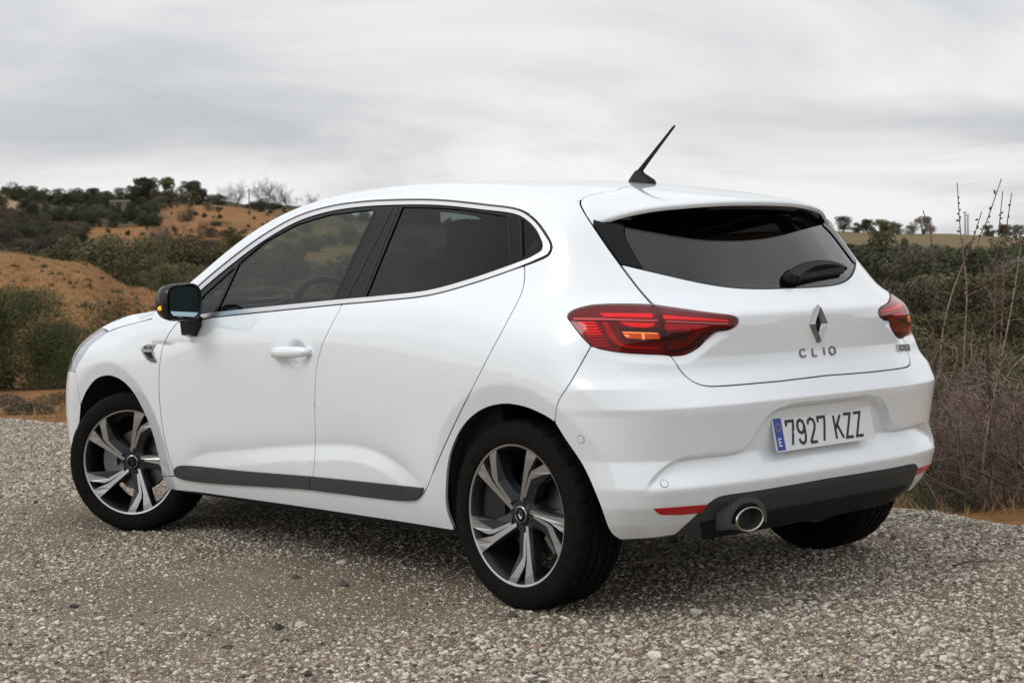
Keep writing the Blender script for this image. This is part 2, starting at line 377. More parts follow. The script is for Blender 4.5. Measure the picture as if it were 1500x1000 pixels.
class Dom:
    def __init__(s,kind,px=.45): s.k=kind; s.px=px
    def to2(s,P):
        P=np.atleast_2d(P)
        if s.k=='side': return P[:,[0,2]].copy()
        if s.k=='top': return P[:,[0,1]].copy()
        if s.k=='rear': return P[:,[1,2]].copy()
        if s.k=='cyl': return cyl_uv(P,s.px)
        if s.k=='fcyl': return np.stack([np.arctan2(P[:,1],P[:,0]-s.px)*.85,P[:,2]],1)
    def to3(s,q,F=F):
        n=len(q); z0=np.zeros(n); o=np.zeros((n,3)); d=np.zeros((n,3)); mx=1.4
        if s.k=='side': o[:,0]=q[:,0]; o[:,2]=q[:,1]; d[:,1]=1
        elif s.k=='top': o[:,:2]=q; o[:,2]=.62; d[:,2]=1
        elif s.k=='rear': o[:,0]=.35; o[:,1:]=q; d[:,0]=-1
        elif s.k=='cyl': a=q[:,0]/.95; o[:,0]=s.px; o[:,2]=q[:,1]; d[:,0]=-np.cos(a); d[:,1]=np.sin(a); mx=1.7
        else: a=q[:,0]/.85; o[:,0]=s.px; o[:,2]=q[:,1]; d[:,0]=np.cos(a); d[:,1]=np.sin(a); mx=1.7
        a=np.zeros(n); b=np.full(n,mx)
        for _ in range(22):
            m=(a+b)/2; f=F(o+d*m[:,None])<0; a=np.where(f,m,a); b=np.where(f,b,m)
        return o+d*((a+b)/2)[:,None]
SIDE,TOP,REAR,CYL,FCYL=Dom('side'),Dom('top'),Dom('rear'),Dom('cyl'),Dom('fcyl',2.55)
def px(pts,step=5,F=F,smooth=True):
    q=catmull(pts,step) if smooth else np.asarray(pts,float)
    return march(q,F)
def area(q): x,y=q[:,0],q[:,1]; return .5*np.sum(x*np.roll(y,-1)-y*np.roll(x,-1))
lining=MB()
def panel(name,segs,dom,mat,parent,sp=.014,off=0.0,gap=.002,fl=.014,holes=(),line=False,Fn=None,is2d=False,feats=()):
    """segs: list of 3-D polylines (or (polyline,gap)); closed in order. holes: list of closed 3-D loops"""
    Fn=Fn or F
    def prep(sl,g0,sign):
        pts=[];gp=[]
        for s in sl:
            g=g0
            if isinstance(s,tuple): s,g=s
            s=np.asarray(s,float); q=s if is2d else dom.to2(s); q=resample(q,sp*.75)[:-1]
            pts.append(q); gp+= [g]*len(q)
        q=np.vstack(pts); gp=np.array(gp)
        keep=np.linalg.norm(q-np.roll(q,1,0),axis=1)>1e-4; q=q[keep]; gp=gp[keep]
        o=1 if area(q)>0 else -1
        t0=q-np.roll(q,1,0); t1=np.roll(q,-1,0)-q; t0/=np.linalg.norm(t0,axis=1)[:,None]; t1/=np.linalg.norm(t1,axis=1)[:,None]
        n0=np.stack([-t0[:,1],t0[:,0]],1)*o; n1=np.stack([-t1[:,1],t1[:,0]],1)*o; nn=n0+n1; ln=np.linalg.norm(nn,axis=1); nn/=np.maximum(ln,.3)[:,None]
        sc=1/np.maximum(.5,(nn*n0).sum(1)); q=q+nn*(gp*np.minimum(sc,2))[:,None]*sign
        return q,gp,o
    loops=[prep(segs,gap,1)]+[prep([np.vstack([h,h[:1]])],gap,-1) for h in holes]
    mn=loops[0][0].min(0); mxx=loops[0][0].max(0)
    gx=np.arange(mn[0]+sp/2,mxx[0],sp); gy=np.arange(mn[1]+sp/2,mxx[1],sp*.87)
    G=np.array([(x+(j%2)*sp/2,y) for j,y in enumerate(gy) for x in gx]) if len(gx) and len(gy) else np.zeros((0,2))
    def ins(q):
        m=inside(q,loops[0][0])
        for l in loops[1:]: m&=~inside(q,l[0])
        return m
    if len(G):
        G=G[ins(G)]
        for l in loops:
            if len(G): G=G[seg_dist(G,l[0],True)>sp*.45]
    fp=[]
    for f_ in feats:
        f_=resample(f_,sp*.6); m_=ins(f_)&(seg_dist(f_,loops[0][0],True)>sp*.12)
        run=[]
        for q_,ok in zip(list(f_)+[None],list(m_)+[False]):
            if ok: run.append(q_)
            else:
                if len(run)>1: fp.append(np.array(run))
                run=[]
    for f_ in fp:
        if len(G): G=G[seg_dist(G,f_)>sp*.38]
    V=np.vstack([l[0] for l in loops]+([G] if len(G) else [])+fp); E=[];k=0
    for l in loops:
        n=len(l[0]); E+=[(k+i,k+(i+1)%n) for i in range(n)]; k+=n
    k=len(V)-sum(len(f_) for f_ in fp)
    for f_ in fp: E+=[(k+i,k+i+1) for i in range(len(f_)-1)]; k+=len(f_)
    r=geometry.delaunay_2d_cdt([Vector(v) for v in V],E,[],0,1e-7)
    v2=np.array([tuple(q) for q in r[0]]); tr=np.array([t for t in r[2] if len(t)==3])
    tr=tr[ins(v2[tr].mean(1))]
    P=dom.to3(v2,Fn); nr=grad(P,Fn); P=P+nr*off
    # orient
    a=P[tr[:,1]]-P[tr[:,0]]; b=P[tr[:,2]]-P[tr[:,0]]; fl_=(np.cross(a,b)*nr[tr].mean(1)).sum(1)<0; tr[fl_]=tr[fl_][:,::-1]
    vs=[P];ns=[nr];fs=[tuple(map(int,t)) for t in tr];k=len(P)
    if fl:
        for (q,gp,o),sg in zip(loops,[1]+[-1]*len(holes)):
            p=dom.to3(q,Fn); n=grad(p,Fn); p=p+n*off; m=len(p)
            t=np.roll(p,-1,0)-np.roll(p,1,0); out=np.cross(t,n)*o*sg; 
            c=np.cross(np.array([1,0,0]),np.array([0,1,0]))
            out/=np.linalg.norm(out,axis=1)[:,None]+1e-12
            ce=p.mean(0)
            if ((p-ce)*out).sum()*sg<0: out=-out
            vs+=[p,p-n*fl]; ns+=[out,out]
            for i in range(m):
                j=(i+1)%m
                if gp[i]==0 and gap!=0 : continue
                fs.append((k+i,k+j,k+m+j,k+m+i))
            k+=2*m
    me=bpy.data.meshes.new(name); me.from_pydata(np.vstack(vs).tolist(),[],fs); put_normals(me,np.vstack(ns))
    if line:
        lining.add(P-nr*.022,[tuple(map(int,t)) for t in tr])
    return link(name,me,parent,mat)
def mir3(p): p=np.array(p,float)[::-1].copy(); p[:,1]*=-1; return p
def poly_off(p,d):
    p=np.asarray(p,float); o=1 if area(p)>0 else -1
    t=np.roll(p,-1,0)-np.roll(p,1,0); t/=np.linalg.norm(t,axis=1)[:,None]; return p+np.stack([t[:,1],-t[:,0]],1)*o*d

def para(c,offs):
    """rails parallel to a 2-D polyline"""
    c=np.asarray(c,float); t=np.gradient(c,axis=0); t/=np.linalg.norm(t,axis=1)[:,None]; n=np.stack([-t[:,1],t[:,0]],1); return [c+n*o for o in offs]

# ------------------------------------------------------------------ the car
def build_car():
    car=empty('parked_car'); tag(car,'white five-door hatchback with grey lower side mouldings parked on gravel','car')
    both=lambda o,n=None: mirror_obj(o,car,n)
    # --- traced lines
    O=np.array([(270,440),(289.6,420.8),(340,378.8),(388,344),(436,317.6),(484,303),(530,296.5),(573,294),(640,294),(706.7,300.5),(762.7,309.3),(784,324),(800,345.3),(807.5,361.3),(804,372),(789,380),(768,388.5),(693,414.7),(629,432),(560,440),(501,445.3),(388,456.5),(320,463.5),(268,468),(264,458)])
    Oc=catmull(O,5,True)
    def sub(i0,i1): # part of outline between two traced points
        a=np.argmin(np.linalg.norm(Oc-O[i0],axis=1)); b=np.argmin(np.linalg.norm(Oc-O[i1],axis=1))
        return np.vstack([Oc[a:b+1]]) if b>=a else np.vstack([Oc[a:],Oc[:b+1]])
    lowr=np.zeros(len(Oc)); lowr[np.argmin(np.linalg.norm(Oc-O[16],axis=1)):]=1
    lowr=np.convolve(np.pad(lowr,4,'edge'),np.ones(9)/9,'valid')
    def offv(d):
        t=np.roll(Oc,-1,0)-np.roll(Oc,1,0); t/=np.linalg.norm(t,axis=1)[:,None]; o=1 if area(Oc)>0 else -1; return Oc+np.stack([t[:,1],-t[:,0]],1)*o*d[:,None]
    Oo=offv(1.6-1.1*lowr)
    def subo(i0,i1):
        a=np.argmin(np.linalg.norm(Oc-O[i0],axis=1)); b=np.argmin(np.linalg.norm(Oc-O[i1],axis=1)); return Oo[a:b+1] if b>=a else np.vstack([Oo[a:],Oo[:b+1]])
    bgap=[(501,446.9),(485,477),(471,508),(463.5,540),(461,600),(462,650),(459.5,690),(456,717)]
    fgap=[(262.5,469.5),(248,488),(238,510),(233.5,540),(233,570),(236,610),(244,655),(256.5,697)]
    rgap=[(768.3,390),(768.5,405),(765,426),(745,467),(715,523),(690,572),(670,612),(650,655),(635,690),(622,720),(610,731.5)]
    dbot=[(256.5,697),(456,717),(588,732.5),(610,731.5)]
    rev=lambda l:list(l)[::-1]
    P3=lambda l,st=5: px(l,st)
    # front door / rear door
    cx_=np.linspace(.38,2.09,120); DF=para(np.stack([cx_,_crs(cx_)],1),(-.055,-.010,-.005,0,.005,.012,.022))
    AF=[np.stack([c0_+r_*np.cos(t_),.308+r_*np.sin(t_)],1) for c0_,r0_ in ((-.03,.425),(2.585,.437)) for r_ in (r0_-.012,r0_-.006,r0_,r0_+.006,r0_+.012) for t_ in [np.linspace(-.6,3.8,160)]]
    HF=[np.stack([1.13+.075*k_*np.cos(t_),.812+.052*k_*np.sin(t_)],1) for k_ in (.35,.6,.85,1.0) for t_ in [np.linspace(0,6.283,60)]]
    belt_f=rev(subo(20,23)); belt_r=rev(subo(16,20))
    fd=panel('front_door',[px(belt_f,smooth=False),px(bgap),px([(456,717),(256.5,697)]),px(rev(fgap))],SIDE,'paint',car,line=True,feats=DF+AF+HF); both(fd)
    rd=panel('rear_door',[px(belt_r,smooth=False),px(rgap),px([(610,731.5),(588,732.5),(456,717)]),px(rev(bgap))],SIDE,'paint',car,line=True,feats=DF+AF); both(rd)
    # body side (quarter panel, pillar, sill)
    arch=[(812.5,618),(800,609.5),(769,596),(738.6,591.6),(708,599),(680.8,621),(660.4,662),(653.6,713),(655.3,747),(666,776)]
    tgs=[(852.5,292.5),(851,298),(857,311),(868,328.4),(888,358),(909,387),(936.6,423),(958,446.5)]
    tlu=[(958,446.5),(930,445.4),(890,445.4),(860,448),(836,456),(831,462),(838,474),(850,490),(866,506.5)]
    seamb=[(866,506.5),(836,559),(817,590),(812.5,618)]
    seam3=px([(775.5,313.5),(800,307),(830,299.5),(852.5,292.5)])
    i0=np.argmin(np.linalg.norm(Oo-np.array([775.5,315]),axis=1)); a16=np.argmin(np.linalg.norm(Oc-O[16],axis=1))
    cpil=Oo[i0:a16+1]; seam3[0]=px([cpil[0]],smooth=False)[0]
    qp=panel('quarter_panel',[px([(238.4,697),(256.5,697)]),px([(256.5,697),(456,717),(588,732.5),(610,731.5)]),px(rev(rgap)),px(cpil[::-1],smooth=False),(seam3,0),px(tgs),px(tlu),px(seamb),px(arch,4),px([(664.7,776.5),(588,764),(434.7,741),(300,722),(246,714),(240,706),(238.4,697)])],SIDE,'paint',car,line=True,feats=AF); both(qp)
    # roof with screen pillars
    tgt=px([(852.5,292.5),(855,290),(860,287.6),(884,282),(905,278)])
    e=tgt[-1]; mid=TOP.to3(np.array([[e[0]+(.10-e[0])*(1-(1-t)**2),e[1]*(1-t)] for t in np.linspace(0,1,12)])); 
    gut=px(Oo[:i0+1],smooth=False); k=np.argmax(gut[:,0]<2.06); gut=gut[k:]
    ws_l=TOP.to3(catmull([(2.26,.70),(2.0,.655),(1.75,.600),(1.60,.555),(1.545,.50),(1.52,.35),(1.505,0)],.02))
    A=TOP.to3(np.array([[gut[0,0],gut[0,1]],[2.26,.70]]))
    roof=panel('roof',[np.array([gut[0],A[1]]),ws_l,mir3(ws_l),mir3(np.array([gut[0],A[1]])),mir3(gut),(mir3(seam3),0),mir3(tgt),mir3(mid),mid[::-1],tgt[::-1],(seam3[::-1],0),gut[::-1]],TOP,'paint',car,line=True,sp=.02)
    cow=TOP.to3(catmull([(2.26,.70),(2.36,.45),(2.41,.2),(2.42,0)],.03))
    panel('windscreen',[ws_l[::-1],cow,mir3(cow),mir3(ws_l[::-1])],TOP,'glassF',car,off=-.002,gap=.003,fl=0,sp=.04)
    wi=ws_l.copy(); wi[:,0]+=(1.95-wi[:,0])*.16*(1.95>wi[:,0]); wi[:,1]*=.86; wi=TOP.to3(wi[:,:2])
    panel('screen_pillar_trim',[ws_l,mir3(ws_l),np.vstack([mir3(ws_l)[-1:],mir3(wi)[-1:]]),mir3(wi)[::-1],wi[::-1],np.vstack([wi[:1],ws_l[:1]])],TOP,'interior',car,off=-.03,gap=0,fl=0,sp=.04)
    # hood, wings, nose
    hl=px([(222,467),(180,478),(158,486)]); hl2=TOP.to3(catmull([hl[-1][:2],(2.86,.78),(3.05,.63),(3.16,.45),(3.21,.2),(3.22,0)],.03))
    hr=TOP.to3(catmull([hl[0][:2],(2.31,.76),(2.36,.6),(2.46,.3),(2.49,0)],.03))
    hood=panel('bonnet',[hl,hl2,mir3(hl2),mir3(hl),mir3(hr[::-1]),hr[::-1]],TOP,'paint',car,line=True,sp=.025)
    cowl=panel('cowl_panel',[hr,mir3(hr),mir3(cow),cow[::-1]],TOP,'dplastic',car,off=-.012,gap=.001,sp=.04)
    farch=[(238,697),(233.6,674),(224,636),(209.6,600),(192.8,571),(176,555.6),(159,550),(142.4,554.4),(128,571),(118,593)]
    fl3=px(farch,4); fseam=px([(118,593),(113,565),(110,545)])
    hlo=px([(158,486),(134,504),(122,520),(113,536),(110,545)])
    fen=panel('front_wing',[hl[::-1][::-1],hlo,fseam[::-1],fl3[::-1],px([(238,697),(256.5,697)]),px(rev(fgap)),px([(262.5,469.5),(262,456),(268,441)]),np.vstack([px([(268,441)],smooth=False),A[1][None],hr[3][None]]),hr[:4][::-1]],SIDE,'paint',car,line=True,feats=AF); both(fen)
    hf=FCYL.to3(np.array([[FCYL.to2(fseam[-1])[0][0]*(1-t)+.18*t, .70+.02*t] for t in np.linspace(0,1,10)]))
    hf[0]=fseam[-1]
    # nose boundary: headlight bottom -> centre -> bottom -> arch
    hb=FCYL.to3(np.vstack([FCYL.to2(fseam[-1:]),[[.62,.70],[.45,.69],[.2,.72],[0,.735]]])); hb[0]=fseam[-1]
    bot=FCYL.to3(np.array([[0,.20],[.5,.20],[.80,.21],[.86,.235]]))
    ar=[SIDE.to3(np.array([[2.585+.378*math.cos(a),.308+.378*math.sin(a)]]))[0] for a in np.linspace(R_(-11),R_(30),8)]+[fl3[-1]]
    nose=panel('front_bumper',[hb,np.vstack([hb[-1],bot[0]]),bot,np.vstack([bot[-1],ar[0]]),np.array(ar),fseam],FCYL,'paint',car,line=True,gap=0,sp=.025,fl=0); both(nose)
    # head lamps + grille (seen edge-on from here)
    top=hl2[:int(len(hl2)*.55)]; hq=FCYL.to2(hb)
    hlamp=panel('headlight',[hlo,hb[:3],np.vstack([hb[2],top[-1]]),top[::-1]],FCYL,'clearlens',car,off=.001,sp=.02,fl=.02); both(hlamp)
    hlb=panel('headlight_housing',[hlo,hb[:3],np.vstack([hb[2],top[-1]]),top[::-1]],FCYL,'lampshell',car,off=-.012,sp=.03,fl=0); both(hlb)  # pale housing colour stands for sky reflected in the lens
    gq=np.array([[-.40,.66],[.40,.66],[.36,.50],[-.36,.50],[-.40,.66]]); panel('grille',[gq],FCYL,'black_gloss',car,off=.003,sp=.03,is2d=True)
    gq=np.array([[-.52,.36],[.52,.36],[.46,.25],[-.46,.25],[-.52,.36]]); panel('lower_grille',[gq],FCYL,'dplastic',car,off=.003,sp=.03,is2d=True)
    gq=np.array([[-.30,.735],[.30,.735],[.30,.69],[-.30,.69],[-.30,.735]]); panel('grille',[gq],FCYL,'black_gloss',car,off=.002,sp=.03,is2d=True)
    # --- side windows: seal, bright trim, surround, panes
    C0=offv(-1.2+.9*lowr); C1=poly_off(Oc,-6.6); C1=C1+ (np.maximum(0,1-np.linalg.norm(Oc-np.array([806,366]),axis=1)/34)[:,None])*np.array([-5.5,-1.0])
    sl=px(offv(1.0-.6*lowr),smooth=False); c0=px(C0,smooth=False); c1=px(C1,smooth=False)
    cl=lambda p: np.vstack([p,p[:1]])
    both(panel('window_seal',[cl(sl)],SIDE,'seal',car,holes=[c0],off=-.004,gap=0,fl=.01,sp=.02))
    both(panel('window_trim',[cl(c0)],SIDE,'satin',car,holes=[c1],off=.0025,gap=0,fl=.008,sp=.02))
    panes=[[(299,431),(345,390),(312,458.5),(290,460.5),(284,452)],
           [(350.5,385),(388,353.5),(436,328),(484,313.8),(520,309.5),(547.5,306.3),(543,318),(486.5,438.5),(388,449.5),(319,456.8),(318.5,454)],
           [(589.5,303.2),(640,304),(677,306.5),(741.5,316.5),(746,385.5),(690,407),(645,421.3),(600,430.3),(535,436.2)],
           [(764.5,321),(772,326),(783,344),(788.5,358),(788,366),(782,371.5),(766,377.8)]]
    def dens(p): return np.vstack([catmull([a,b],6)[:-1] for a,b in zip(p,p[1:]+p[:1])])
    pl=[px(dens(p),smooth=False) for p in panes]
    both(panel('window_surround',[cl(c1)],SIDE,'black_gloss',car,holes=pl,off=-.001,gap=0,fl=.01,sp=.02))
    for p,mt,nm in zip(pl,('glassF','glassF','glassR','glassR'),('quarter_glass','front_side_window','rear_side_window','quarter_glass')):
        both(panel(nm,[cl(p)],SIDE,mt,car,off=-.005,gap=-.003,fl=0,sp=.03))
    # shut lines over the B pillar and the rear window divider
    for a,b,wd in (((577,300.5),(505.5,440.5),1.5),((552.5,303),(489.5,439),.9),((584.5,300.8),(530,436.5),1.0),((744,316),(749,386),.8),((761.5,316),(764,380),.8)):
        a=np.array(a);b=np.array(b);d=(b-a)/np.linalg.norm(b-a);n=np.array([-d[1],d[0]])*wd*.5
        both(panel('shut_line',[cl(px(dens([tuple(a+n),tuple(b+n),tuple(b-n),tuple(a-n)]),smooth=False))],SIDE,'seal',car,off=.0006,gap=0,fl=0,sp=.03))
    # small indicator-blue reflection strip is left to the trim; sill moulding
    mo=panel('side_moulding',[px([(256.8,686),(260,682.5),(266,680.8),(360,689),(457.2,696.7)]),px([(457.2,696.7),(455.4,716.7)]),px([(455.4,716.7),(258,696),(256.8,686)])],SIDE,'plastic',car,off=.009,gap=.0012,fl=.02,sp=.012); both(mo)
    mo=panel('side_moulding',[px([(457.6,696.7),(540,705),(621.7,713.6)]),px([(621.7,713.6),(618,724),(609.5,730.8),(596,732),(588,731.5)]),px([(588,731.5),(456,716.7)]),px([(456,716.7),(457.6,696.7)])],SIDE,'plastic',car,off=.009,gap=.0012,fl=.02,sp=.012); both(mo)
    # --- tailgate
    tgl=px(tgs[5:]); thr=px([(958,446.5),(985,450.5),(1010,454),(1045,459),(1074,463),(1081,466.5),(1082.5,470),(1081,475),(1070,482),(1050,486),(1036,496),(1020,510),(1002,519),(982,520.7)],4)
    low=px([(982,520.7),(990,531.5),(997,543),(1008,554),(1022,562),(1037,565.5),(1062,565),(1140,558.5)]); le=REAR.to2(low[-1:])[0]
    low2=REAR.to3(np.array([[le[0]*(1-t),le[1]+t*.004] for t in np.linspace(0,1,12)])); low2[0]=low[-1]
    gb=px([(909,387),(958,398.7),(1035,415.6),(1080.7,421.6),(1127,422.6),(1150,421.8)]); ge=REAR.to2(gb[-1:])[0]
    gb2=REAR.to3(np.array([[ge[0]*(1-t),ge[1]] for t in np.linspace(0,1,8)])); gb2[0]=gb[-1]
    tg=panel('tailgate',[gb[::-1][::-1],gb2,mir3(gb2),mir3(gb),mir3(np.vstack([tgl,thr[1:],low[1:],low2[1:]]))[::-1][::1] if False else mir3(np.vstack([tgl,thr[1:],low[1:],low2[1:]])[::-1]),np.vstack([tgl,thr[1:],low[1:],low2[1:]])[::-1]],REAR,'paint',car,sp=.012,fl=.022,gap=.0028,feats=[np.array([[-.7,z_],[.7,z_]]) for z_ in (.735,.75,.765,.78,.92,.928,.935,.942,.95,.965)]+[q_*np.array([s_,1]) for s_ in (1,-1) for q_ in para(REAR.to2(thr)[4:],(-.008,-.016,-.024,-.032,.008,.016,.024,.032))])
    sd=px(tgs[3:6]); up=REAR.to3(np.array([[sd[0,1],sd[0,2]],[.59,1.27],[.57,1.30],[.3,1.315],[0,1.32]])); up[0]=sd[0]
    inn=px([(941,392.5),(925,366),(914,342),(915,330)]); inn=np.vstack([inn,REAR.to3(np.array([[.535,1.24],[.52,1.295]]))])
    Lh=[gb,gb2,mir3(gb2),mir3(gb),mir3(sd[::-1])[::1]]
    ga=gb[np.argmin(np.linalg.norm(gb-inn[0],axis=1)):]; ga=np.vstack([inn[:1],ga[1:]])
    tpg=REAR.to3(np.array([[.52*(1-t),1.295+.02*t] for t in np.linspace(0,1,8)])); tpg[0]=inn[-1]
    half=[ga,gb2]; 
    panel('rear_window',[inn[::-1],ga,gb2,mir3(gb2),mir3(ga),mir3(inn[::-1]),mir3(tpg),tpg[::-1]],REAR,'glassB',car,off=-.003,gap=.0035,fl=.006,sp=.025)
    gs=gb[:np.argmin(np.linalg.norm(gb-inn[0],axis=1))+1]; gs=np.vstack([gs[:-1],inn[:1]])
    both(panel('spoiler_side_panel',[gs,inn,np.array([inn[-1],up[2],up[1],up[0]]),sd],REAR,'black_gloss',car,off=.001,gap=.0012,fl=.02,sp=.018))
    frit=[np.vstack([gb,gb2[1:],mir3(gb2)[1:],mir3(gb)[1:]])]
    g2=frit[0]; g3=g2.copy(); g3[:,2]+=.012
    panel('rear_window_seal',[g2,np.vstack([g2[-1],g3[-1]]),g3[::-1],np.vstack([g3[0],g2[0]])],REAR,'seal',car,off=-.0035,gap=.0005,fl=0,sp=.01)
    # back wall under the rear window opening: parcel shelf side is closed by the lining
    # --- spoiler
    def Fs(p):
        x,y,z=p[:,0],np.abs(p[:,1]),p[:,2]; return smax(y-S(x,z),(z-T(x,y))*.93,.09)
    te=lambda y:-.355+.56*np.abs(y)**2.1
    full=np.vstack([px(tgs[:4])[::-1],tgt[1:],mid[1:]]); fr=np.vstack([full,mir3(full)[1:]])[::-1]
    def rs(p,k):
        d=np.r_[0,np.cumsum(np.linalg.norm(np.diff(p,axis=0),axis=1))]; q=np.linspace(0,d[-1],k); return np.stack([np.interp(q,d,p[:,i]) for i in range(3)],1)
    fr=rs(fr,81)
    tp=catmull([(868.6,328.6),(890,321.5),(915,314),(958,305.3),(1004,300.6),(1040,298),(1065,296.8),(1100,296.4),(1118,296.6)],4); dd_=ray(tp); t_=np.full(len(tp),5.5)
    for _ in range(60):
        p_=CAM+dd_*t_[:,None]; t_-=(p_[:,0]-te(p_[:,1]))/(dd_[:,0]-.56*2.1*np.abs(p_[:,1])**1.1*np.sign(p_[:,1])*dd_[:,1])*.7
    trl=CAM+dd_*t_[:,None]; trl[:,2]+=.008; trl=trl[trl[:,1]>.01]; trl[0]=fr[-1]*.98+trl[0]*.02
    trl=np.vstack([trl,[te(0.),0,trl[-1,2]]]); trail=rs(np.vstack([trl,mir3(trl)[1:]])[::-1],81)
    rows=[];nt=14; w_=sstep(0,.16,np.linspace(0,1,81))*sstep(0,.16,1-np.linspace(0,1,81))
    pe=TOP.to3(trail[:,:2],Fs); dl_=trail[:,2]-pe[:,2]
    for j in range(nt+1):
        t=j/nt; b=fr*(1-t)+trail*t; p=TOP.to3(b[:,:2],Fs); p[:,2]+=dl_*t*t
        rows.append(b*(1-w_[:,None])+p*w_[:,None])
    rows[0]=fr+(rows[1]-fr)*.06; trail=rows[-1]
    m=MB(); n=81
    lip=trail.copy(); lip[:,2]-=.010; lip[:,0]-=.004; lip2=trail.copy(); lip2[:,2]-=.019; lip2[:,0]+=.004
    allr=rows+[lip,lip2]
    m.add(np.vstack(allr),[(j*n+i,j*n+i+1,(j+1)*n+i+1,(j+1)*n+i) for j in range(len(allr)-1) for i in range(n-1)])
    sp_=m.build('spoiler','paint',car,True)
    m=MB(); u0=lip2.copy(); u0[:,2]+=.002; u1=u0.copy(); u1[:,0]+=.10; u1[:,2]-=.006; u1[:,1]*=.985
    u2=REAR.to3(np.stack([np.clip(u1[:,1],-.57,.57),np.full(n,1.262)-.03*np.abs(u1[:,1]/.6)**4],1)); u2[:,0]-=.004
    m.add(np.vstack([u0,u0*.5+u2*.5,u2]),[(j*n+i,j*n+i+1,(j+1)*n+i+1,(j+1)*n+i) for j in range(2) for i in range(n-1)]); m.build('spoiler_underside','black_gloss',sp_,True)
    m=MB(); i0_,i1_=26,55; a=u0[i0_:i1_].copy(); a[:,2]-=.003; a[:,0]-=.001; b=a.copy(); b[:,0]+=.022; b[:,2]-=.010
    k=len(a); m.add(np.vstack([a,b]),[(i,i+1,k+i+1,k+i) for i in range(k-1)]); m.build('brake_light','brakestrip',sp_)
    # --- rear bumper, diffuser
    arl=px([(812.5,618),(827,641.6),(854,682.4),(878,736.9),(891.7,774),(898,783),(908.7,790)],4)
    dtop_px=[(988.7,783),(1023.8,751),(1034,741),(1041.4,734.8),(1051.7,728.5),(1062,725.8),(1106,719.4),(1150,712)]
    dt=px(dtop_px); de=CYL.to2(dt[-1:])[0]; dt2=CYL.to3(np.array([[de[0]*(1-t),de[1]+.002*t] for t in np.linspace(0,1,8)])); dt2[0]=dt[-1]
    tll=px([(866,506.5),(880,511),(910,516),(970,519.4),(982,520.7)])
    hb_=np.vstack([tll,low[1:],low2[1:]]); bb=np.vstack([px([(908.7,790),(950,788),(988.7,783)]),dt[1:],dt2[1:]]); lf=np.vstack([px(seamb),arl[1:]])
    RC=CYL.to2(CYL.to3(cyl_uv(np.stack([R(_recp[1:-2,0],_recp[1:-2,1]),_recp[1:-2,0],_recp[1:-2,1]],1)))); RC=np.vstack([[0,RC[0,1]],RC])
    BF=[np.array([[-1.5,z_],[1.5,z_]]) for z_ in (.64,.65,.656,.66,.664,.67,.68,.40,.41,.418,.426,.435,.70)]
    for s_ in (1,-1): BF+=[q_*np.array([s_,1]) for q_ in para(RC,(-.018,-.012,-.006,-.001,.004,.009,.016,.022))]+[q_*np.array([s_,1]) for q_ in para(cyl_uv(px([(866,509),(880,513),(910,518),(970,521.5)])),(-.008,-.018,-.028,.008,.018,.028))]
    bump=panel('rear_bumper',[hb_,mir3(hb_),mir3(lf)[::-1],mir3(bb)[::-1] if 0 else mir3(bb[::-1])[::1] ,bb[::-1],lf[::-1]] if 0 else [hb_,mir3(hb_),mir3(lf[::-1]),mir3(bb[::-1]),bb[::-1],lf[::-1]],CYL,'paint',car,sp=.0105,line=False,gap=.0018,feats=BF)
    dlow=CYL.to3(np.array([[.50,.240],[.45,.238],[.2,.245],[0,.245]])); 
    dl=np.vstack([px([(988.7,783)]),px([(1002,779)],smooth=False),dlow]); dtop=np.vstack([dt,dt2[1:]])
    def dloop(off): return [dtop,mir3(dtop),mir3(dl[::-1]),dl[::-1]]
    ex=np.array([CYL.to2(march([(1100,760)],F))[0]])[0]
    th=np.linspace(0,2*math.pi,28)[:-1]; hole2=np.stack([ex[0]+.075*np.cos(th),ex[1]-.012+.062*np.sin(th)],1); hole2=hole2[(hole2[:,1]>.243)]
    diff=panel('rear_diffuser',dloop(0),CYL,'plastic',car,off=.002,gap=.001,fl=.03,sp=.014)
    lo2=CYL.to3(np.array([[a,.298+.008*math.cos(a*3)] for a in np.linspace(.485,0,16)])); lz=CYL.to3(np.array([[a,.236] for a in np.linspace(0,.455,12)]))
    panel('diffuser_insert',[lo2,mir3(lo2),np.vstack([mir3(lo2)[-1:],mir3(lz)[:1]]),mir3(lz),lz,np.vstack([lz[-1:],lo2[:1]])],CYL,'dplastic',car,off=.006,gap=0,fl=.012,sp=.02)
    # exhaust
    C=CAM+ray([(1100,760)])[0]*((-.605-CAM[0])/ray([(1100,760)])[0][0])
    m=MB(); rings=[]
    def ring(x,a,b,dz=0): return [np.array([x,C[1]+a*math.cos(t),C[2]+dz+b*math.sin(t)]) for t in np.linspace(0,2*math.pi,40)[:-1]]
    m.loft([ring(-.30,.056,.033),ring(-0.540,.062,.038),ring(-0.598,.066,.0385),ring(-0.604,.0655,.038),ring(-0.605,.0625,.0355),ring(-0.601,.060,.0335)],False,False); ext=m.build('exhaust_pipe','steel',car,True)
    m=MB(); m.loft([ring(-0.601,.060,.0335),ring(-.40,.057,.031)],False,True); m.build('exhaust_bore','sooty',ext,True)
    # arched shroud above the pipe
    m=MB(); sh=lambda a,b,x:[np.array([x,C[1]+a*math.cos(t),C[2]-.004+b*math.sin(t)]) for t in np.linspace(R_(-15),R_(195),30)]
    for A_,B_ in ((sh(.096,.074,-0.590),sh(.076,.055,-0.592)),(sh(.076,.055,-0.592),sh(.072,.051,-0.500)),(sh(.108,.090,-0.555),sh(.096,.074,-0.590))):
        m.add(A_+B_,[(i,i+1,30+i+1,30+i) for i in range(29)])
    m.build('exhaust_shroud','plastic',diff,True)
    m=MB(); m.add([C+np.array([.0,0,-.004])*0+q for q in []],[]) 
